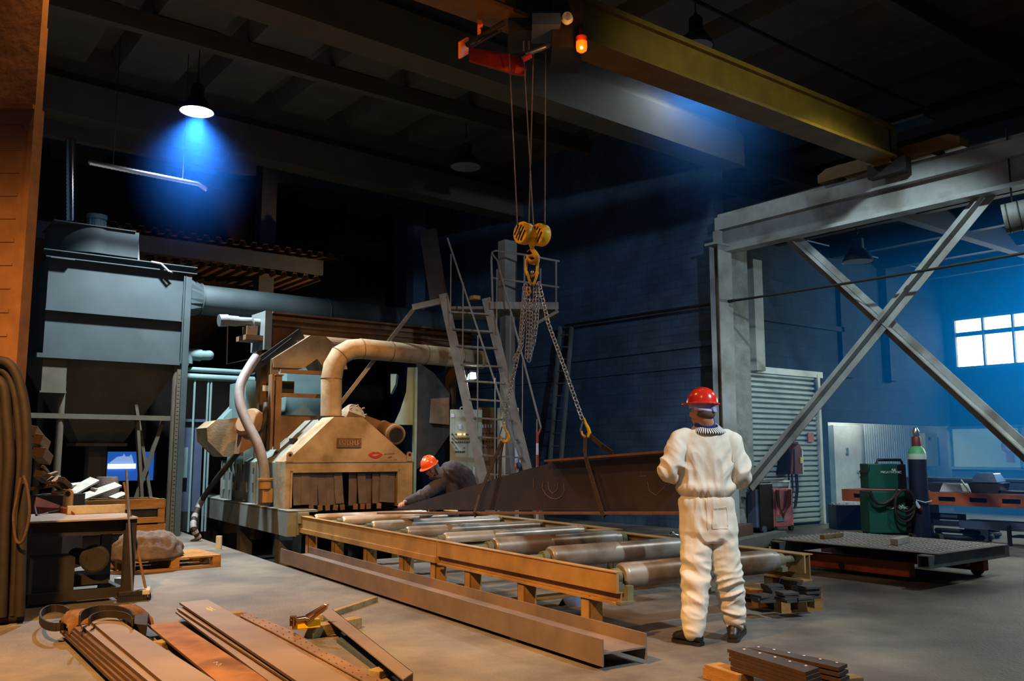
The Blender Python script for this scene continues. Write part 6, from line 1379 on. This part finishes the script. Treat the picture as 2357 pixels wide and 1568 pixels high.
for v in m.bm.verts:                               # elastic waist, blouson above it
    dz = v.co.z-wz; q = v.co-B1(1624, 1143, .05); r_ = math.hypot(q.dot(CR), q.dot(CF))
    if r_ < .26 and abs(dz) < .2: v.co += V((v.normal.x, v.normal.y, 0))*(-.012*math.exp(-(dz/.016)**2)+.016*math.exp(-((dz-.06)/.035)**2)+.008*math.exp(-((dz+.05)/.04)**2))
wrinkle(m, [(lkn, .17, 0.0232, (4, 4, 13, 4)), (rkn, .17, 0.0261, (4, 4, 13, -5)), (B1(1690, 1415, .08), .15, 0.0261, (4, 4, 17, 3)), (B1(1597, 1430, -.06), .15, 0.0174, (5, 5, 13, 3)), (B1(1600, 1280, -.05), .15, 0.0145, (5, 5, 9, 6)), (B1(1674, 1280, -.05), .15, 0.0145, (5, 5, 9, -6)),
            (cov['lel'], .15, 0.0261, (8, 8, 8, 8)), (cov['rel'], .16, 0.0261, (8, 8, 8, -8)), (B1(1572, 1045), .13, 0.0232, (8, 5, 8, 9)), (B1(1680, 1050), .13, 0.0232, (8, 5, 8, -9)),
            (B1(1624, 1142, -.08), .19, 0.0130, (22, 12, 3, 0)), (B1(1610, 1095, -.08), .2, 0.0145, (9, 6, 2.5, 3)), (B1(1650, 1095, -.08), .18, 0.0145, (9, 6, 2.5, -3)), (B1(1632, 1240, 0), .17, 0.0203, (8, 8, 6, 5)), (B1(1625, 1180, -.05), .2, 0.0116, (11, 8, 3, 1)), (B1(1620, 1040, -.08), .2, 0.0087, (6, 6, 3, 2)), (B1(1600, 1060, -.1), .16, .010, (7, 6, 5, 6)), (B1(1655, 1030, -.1), .16, .009, (6, 6, 6, -7)), (B1(1600, 1380, -.12), .14, .010, (5, 5, 11, 5)), (B1(1684, 1370, -.05), .14, .012, (5, 5, 12, -5))], 3)
cvo = part('coverall', m, K['suit'], p1, 'all')
bvh = None
from mathutils.bvhtree import BVHTree
def on_suit(x, y):
    mw = WM[p1.name]; inv = mw.inverted(); o = inv @ EYE; r, _ = ray(x, y); d = (inv.to_3x3() @ r).normalized()
    h = bv.ray_cast(o, d); return mw @ (h[0]-d*.0015) if h[0] else B1(x, y, -.1)
bmx = bmesh.new(); bmx.from_mesh(cvo.data); bv = BVHTree.FromBMesh(bmx)
m = MB()
for L in ([(1641+k*4, 1171-.4*k) for k in range(9)], [(1641+k*4, 1173.5-.4*k) for k in range(9)], [(1641-.2*k, 1172+k*4) for k in range(12)], [(1673+.2*k, 1168+k*4) for k in range(12)], [(1639+k*4.5, 1217) for k in range(9)]): m.tube([on_suit(*p) for p in L], .0022, 5)
m.tube([on_suit(1625+.3*k, 1150+5*k) for k in range(15)], .002, 5)
part('seams', m, K['suit'], cvo, 'all')
hat = hardhat(p1, hc+up1*.055-fw1*.005, fw1, up1, K['redh'], .86)
# collar and striped scarf
def ringw(c, ra, rb, z, tilt=0): return [c+CR*math.cos(t)*ra+CF*math.sin(t)*rb+UP*(z+tilt*math.sin(t)) for t in [2*math.pi*k/36 for k in range(36)]]
cn_ = B1(1624, 985, .03)
m = MB(); m.rings([ringw(cn_, .086, .086, -.02), ringw(cn_+CR*-.005, .078, .08, .04, .015), ringw(cn_+CR*-.005, .072, .073, .088, .03), ringw(cn_, .06, .065, .088, .03), ringw(cn_, .07, .07, -.02)]); part('collar', m, K['navy'], p1, 'all')
def radial_stripes():
    mm = mat('striped_scarf', '101010', rough=.9); N = mm.node_tree.nodes; L = mm.node_tree.links; tc = N.new('ShaderNodeTexCoord'); sp = N.new('ShaderNodeSeparateXYZ'); L.new(tc.outputs['Object'], sp.inputs[0])
    at = N.new('ShaderNodeMath'); at.operation = 'ARCTAN2'; q = WM[p1.name].inverted() @ cn_
    sx = N.new('ShaderNodeMath'); sx.operation = 'SUBTRACT'; sx.inputs[1].default_value = q.x; sy = N.new('ShaderNodeMath'); sy.operation = 'SUBTRACT'; sy.inputs[1].default_value = q.y
    L.new(sp.outputs['X'], sx.inputs[0]); L.new(sp.outputs['Y'], sy.inputs[0]); L.new(sy.outputs[0], at.inputs[0]); L.new(sx.outputs[0], at.inputs[1])
    ad_ = N.new('ShaderNodeMath'); ad_.operation = 'MULTIPLY_ADD'; ad_.inputs[1].default_value = 44; L.new(at.outputs[0], ad_.inputs[0])
    nz = N.new('ShaderNodeTexNoise'); nz.inputs['Scale'].default_value = 9; L.new(tc.outputs['Object'], nz.inputs['Vector']); k = N.new('ShaderNodeMath'); k.operation = 'MULTIPLY'; k.inputs[1].default_value = 5; L.new(nz.outputs['Fac'], k.inputs[0]); L.new(k.outputs[0], ad_.inputs[2])
    si = N.new('ShaderNodeMath'); si.operation = 'SINE'; L.new(ad_.outputs[0], si.inputs[0]); gt = N.new('ShaderNodeMath'); gt.operation = 'GREATER_THAN'; gt.inputs[1].default_value = .1; L.new(si.outputs[0], gt.inputs[0])
    mx = N.new('ShaderNodeMix'); mx.data_type = 'RGBA'; mx.inputs['A'].default_value = (.01, .01, .012, 1); mx.inputs['B'].default_value = (.75, .75, .7, 1); L.new(gt.outputs[0], mx.inputs['Factor']); L.new(mx.outputs['Result'], N['Principled BSDF'].inputs['Base Color']); return mm
m = MB(); m.rings([ringw(cn_+CR*.012, .074, .08, .02, .03), ringw(cn_+CR*.012, .085, .092, .026, .03), ringw(cn_+CR*.014, .118, .118, -.005, .02), ringw(cn_+CR*.016, .142, .14, -.03, .01), ringw(cn_+CR*.016, .132, .13, -.042, .01), ringw(cn_+CR*.01, .08, .085, -.02, .02)], closed=True); wrinkle(m, [(cn_, .2, .003, (22, 22, 8, 0))]); part('scarf', m, radial_stripes(), p1, 'all')
hr = MB(); hr.sph(hc-fw1*.036-up1*.012, (.0765, .0765, .062), 24, 14)
part('hair', hr, mat('cropped_hair', '6a5648', '57463a', 30, .9), p1, 'all')
boot(p1, G(1611, 1487), G(1552, 1476), .1, K['boot'], B1(1596, 1450, -.06))
boot(p1, G(1688, 1478), G(1706, 1452), .1, K['boot'], B1(1691, 1430, .09))
# ---------------------------------------------------------------- worker bending over the conveyor end
d2 = 13.0
def B2(x, y, o=0): return WD(x, y, d2+o)
p2 = thing('person', 'person in dark jacket and orange hard hat bending over to guide the beam tip', 'person', wx(B2(1090, 1200, .15), 0))
fw2 = (-CF*.84-CR*.34-UP*.4).normalized(); up2 = (UP*.9-CR*.3-CF*.1).normalized()
h2 = B2(991, 1079, -.12); sh = B2(1026, 1104, .04); hip = B2(1082, 1150, .15)
lw, le = B2(932, 1156, -.75), B2(964, 1146, -.42); ls = B2(1004, 1120, -.1); rs = B2(1045, 1088, .14); re = B2(1040, 1140, -.1); rw = B2(1010, 1165, -.2)
m = MB(); P2 = head(m, h2, fw2, up2, 1.05); limb(m, [h2-fw2*.03-up2*.05, sh], [.06, .075])
limb(m, [sh, B2(1058, 1108, .08), hip], [.13, .14, .14]); limb(m, [ls, le, lw], [.055, .045, .032]); limb(m, [rs, re, rw], [.055, .045, .032])
f1, f2 = wx(B2(1078, 1200, .05), .08), wx(B2(1105, 1200, .3), .08)
limb(m, [hip-CR*.08, (hip-CR*.08)*.5+f1*.5+CF*-.02, f1], [.085, .06, .045]); limb(m, [hip+CR*.08, (hip+CR*.08)*.5+f2*.5, f2], [.085, .06, .045])
m = remesh(m, .0085, 3); b2_ = part('body', m, K['skin'], p2, 'all')
for k in (-1, 1):
    m = MB(); m.sph(P2(.03*k, .088, .008), .009, 10, 8); part('eye', m, K['dark'], b2_, True)
m = MB(); hand(m, lw, (B2(916, 1162, -.95)-lw), UP*-1+CR*.3, 1.1, .5, 1); m = remesh(m, .004, 2); part('hand', m, K['skin'], b2_, 'all')
m = MB(); hand(m, rw, (rw-re), CR*-1, 1.05, .4, -1); m = remesh(m, .004, 2); part('hand', m, K['skin'], b2_, 'all')
m = MB(); limb(m, [sh+V((0, 0, -.0)), B2(1040, 1090, .05), B2(1062, 1102, .1), hip], [.15, .185, .19, .17]); limb(m, [sh, ls, le, lw+(le-lw)*.12], [.12, .095, .08, .055]); limb(m, [B2(1040, 1090, .05), rs, re, rw], [.12, .1, .08, .055])
m = remesh(m, .011, 5); wrinkle(m, [(sh, .3, .012, (8, 8, 9, 6)), (le, .25, .014, (9, 9, 12, 8)), (hip, .3, .012, (8, 8, 10, -5)), (rs, .3, .012, (9, 9, 9, 7))], 5)
part('jacket', m, K['jacket'], p2, 'all')
m = MB(); limb(m, [h2-fw2*.05+up2*.0, h2-fw2*.04-up2*.09, sh+UP*.06], [.105, .1, .12]); m = remesh(m, .01, 4)
dele = [v for v in m.bm.verts if (v.co-h2).dot(fw2) > .015 and (v.co-h2).length < .2 and (v.co-h2).dot(up2) > -.11]
bmesh.ops.delete(m.bm, geom=dele, context='VERTS'); part('hood', m, K['hood'], p2, 'all')
m = MB(); limb(m, [hip-CR*.08, (hip-CR*.08)*.5+f1*.5, f1+UP*.04], [.125, .095, .08]); limb(m, [hip+CR*.08, (hip+CR*.08)*.5+f2*.5, f2+UP*.04], [.125, .095, .08]); m = remesh(m, .012, 4); wrinkle(m, [(hip-UP*.4, .4, .01, (6, 6, 14, 4))], 8); part('trousers', m, K['jeans'], p2, 'all')
hardhat(p2, h2+up2*.055+fw2*.0, fw2, up2, K['orangeh'], .98, False)
boot(p2, wx(f1, 0)+CF*.04+CR*.03, wx(f1, 0)-CR*.22-CF*.05, .1, K['boot'], f1+UP*.08); boot(p2, wx(f2, 0)+CF*.04, wx(f2, 0)-CR*.2-CF*.12, .1, K['boot'], f2+UP*.08)
# ================================================================ HAZE
def haze(name, mb, c, dens, label, an=.0, ab=None):
    m = bpy.data.materials.new(name); m.use_nodes = True; N = m.node_tree.nodes; L = m.node_tree.links; N.clear()
    o = N.new('ShaderNodeOutputMaterial'); s = N.new('ShaderNodeVolumeScatter'); s.inputs['Color'].default_value = c; s.inputs['Density'].default_value = dens; s.inputs['Anisotropy'].default_value = an
    L.new(s.outputs[0], o.inputs['Volume'])
    return solo(name, mb, m, label, 'haze', kind='stuff')
m = MB(); m.box((13.55, -3.9, .02), (20.94, 10.18, 5.2)); haze('blue_haze', m, (.0, .27, 1.0, 1), .085, 'blue welding haze filling the right bay in front of the windows', .3)
def plume(name, mb, c, dens, label, cen, rad, an):
    o = haze(name, mb, c, dens, label, an); N = o.data.materials[0].node_tree.nodes; L = o.data.materials[0].node_tree.links
    tc = N.new('ShaderNodeTexCoord'); mp = N.new('ShaderNodeMapping'); mp.vector_type = 'POINT'
    q = V(cen)-o.location; mp.inputs['Scale'].default_value = [1/r for r in rad]; mp.inputs['Location'].default_value = [-a/r for a, r in zip(q, rad)]
    gr = N.new('ShaderNodeTexGradient'); gr.gradient_type = 'QUADRATIC_SPHERE'; mu = N.new('ShaderNodeMath'); mu.operation = 'MULTIPLY'; mu.inputs[1].default_value = dens
    L.new(tc.outputs['Object'], mp.inputs['Vector']); L.new(mp.outputs[0], gr.inputs['Vector']); L.new(gr.outputs['Fac'], mu.inputs[0])
    s = [n for n in N if n.type == 'VOLUME_SCATTER'][0]; L.new(mu.outputs[0], s.inputs['Density']); return o
m = MB(); m.cyl(LP1-V((0, 0, 2.6)), LP1+V((0, 0, .5)), 1.5, 1.5, 32); plume('lamp_haze', m, (.03, .22, 1.0, 1), .06, 'blue glowing haze below the lit pendant lamp', LP1-V((0, 0, .75)), (1.15, 1.15, 1.8), .3)
m = MB(); m.box((8.0, 8.0, 3.6), (12.15, 9.72, 7.3)); plume('wall_haze', m, (.06, .32, 1.0, 1), .5, 'faint blue haze high by the block wall behind the crane', LP2+V((.4, 0, -.6)), (2.2, 2.2, 2.6), .2)
# ================================================================ LIGHTS
def light(name, kind, loc, e, col, size=.3, tgt=None, spot=None, blend=.5):
    l = bpy.data.lights.new(name, kind); l.energy = e; l.color = col
    if kind == 'AREA': l.shape = 'DISK'; l.size = size
    elif kind in ('POINT', 'SPOT'): l.shadow_soft_size = size
    if spot: l.spot_size = math.radians(spot); l.spot_blend = blend
    o = bpy.data.objects.new(name, l); C.objects.link(o); o.location = loc
    if tgt is not None: o.rotation_euler = (V(tgt)-V(loc)).to_track_quat('-Z', 'Y').to_euler()
    return o
SOD = (1.0, .48, .125); MER = (.80, .93, 1.0); BLU = (.45, .70, 1.0)
light('sodium_lamp', 'SPOT', (-1.2, 3.4, 6.5), 7600, SOD, .18, (-.7, 5.5, 0), 102, .7)
light('sodium_lamp_far', 'SPOT', (1.6, 8.2, 7.0), 600, SOD, .18, (4.4, 9.8, 0), 110, .6)
light('added_hood_spot', 'SPOT', (4.6, 7.4, 6.9), 2300, SOD, .15, (6.1, 12.4, 1.5), 32, .5)  # added spot, narrowed to warm the machine hood but not the floor
light('sodium_lamp_back', 'SPOT', (9.8, 16.6, 3.2), 500, SOD, .08, (7.0, 19.0, 5.1), 60, .6)
light('added_plate_spot', 'SPOT', (-1.2, 3.4, 6.4), 700, SOD, .1, WD(1075, 95, 8.1), 8, .6)  # added narrow spot that only brightens the orange guard plate
light('beacon_glow', 'POINT', WD(1338, 112, 7.8), 9, (1, .35, .05), .03)
light('mercury_lamp_right', 'SPOT', (11.3, 2.5, 6.8), 750, (.86, .95, 1.0), .12, (8.6, 5.2, 0), 100, .4)
light('mercury_lamp_side', 'SPOT', (8.2, 4.4, 6.7), 1400, (.70, .9, 1.0), .12, (12.5, 7.2, 2.5), 54, .5)
light('mercury_lamp_near', 'SPOT', (5.2, -.6, 6.2), 2300, (.76, .9, 1.0), .15, (5.25, 4.5, 1.0), 36, .8)
light('added_wall_wash', 'SPOT', (4.0, -2.0, 5.6), 2700, (.55, .76, 1.0), .2, (12.4, 14.0, 3.4), 34, .7)  # added spot from behind the camera, lifts the block wall
light('mercury_lamp_hanging', 'SPOT', LP1-V((0, 0, .08)), 5000, MER, .12, LP1-V((0, 0, 5)), 118, 1.0)
light('mercury_core', 'SPOT', LP1-V((0, 0, .08)), 1600, BLU, .03, LP1-V((0, 0, 5)), 12, 1.0)
light('mercury_lamp_wall', 'SPOT', LP2-V((0, 0, .06)), 75, (.6, .8, 1.0), .12, LP2-V((0, 0, 5)), 165, .4)
light('bay_daylight', 'AREA', (20.9, 6.2, 3.95), 420, (.6, .85, 1.0), 1.1, (16, 6.2, 0))
light('bay_lamp', 'SPOT', (15.6, 5.6, 5.1), 60, (.6, .85, 1.0), .2, (15.6, 5.6, 0), 140, .6)
light('stair_flood', 'SPOT', WD(1086, 868, 14.8), 120, (.9, 1.0, .95), .08, WD(1086, 1100, 13.2), 120, .6)
light('recess_lamp', 'POINT', (19.4, 11.5, 2.6), 45, (.85, .95, 1.0), .2)
# ================================================================ CAMERA, WORLD, VIEW
w = bpy.data.worlds.new('hall'); bpy.context.scene.world = w; w.use_nodes = True
w.node_tree.nodes['Background'].inputs[0].default_value = (.35, .6, 1.0, 1); w.node_tree.nodes['Background'].inputs[1].default_value = .12
cam = bpy.data.cameras.new('camera'); cam.sensor_width = 36; cam.lens = F/2357*36; cam.clip_start = .05; cam.clip_end = 200
co = bpy.data.objects.new('camera', cam); C.objects.link(co); co.location = EYE; co.rotation_euler = (math.pi/2+TH, 0, -YAW)
sc = bpy.context.scene; sc.camera = co
sc.view_settings.view_transform = 'Standard'; sc.view_settings.look = 'None'; sc.view_settings.exposure = 0; sc.view_settings.gamma = 1
sc.cycles.max_bounces = 6; sc.cycles.diffuse_bounces = 3; sc.cycles.glossy_bounces = 3; sc.cycles.transmission_bounces = 3; sc.cycles.volume_bounces = 1; sc.cycles.transparent_max_bounces = 8
sc.cycles.sample_clamp_indirect = 4; sc.cycles.caustics_reflective = False; sc.cycles.caustics_refractive = False
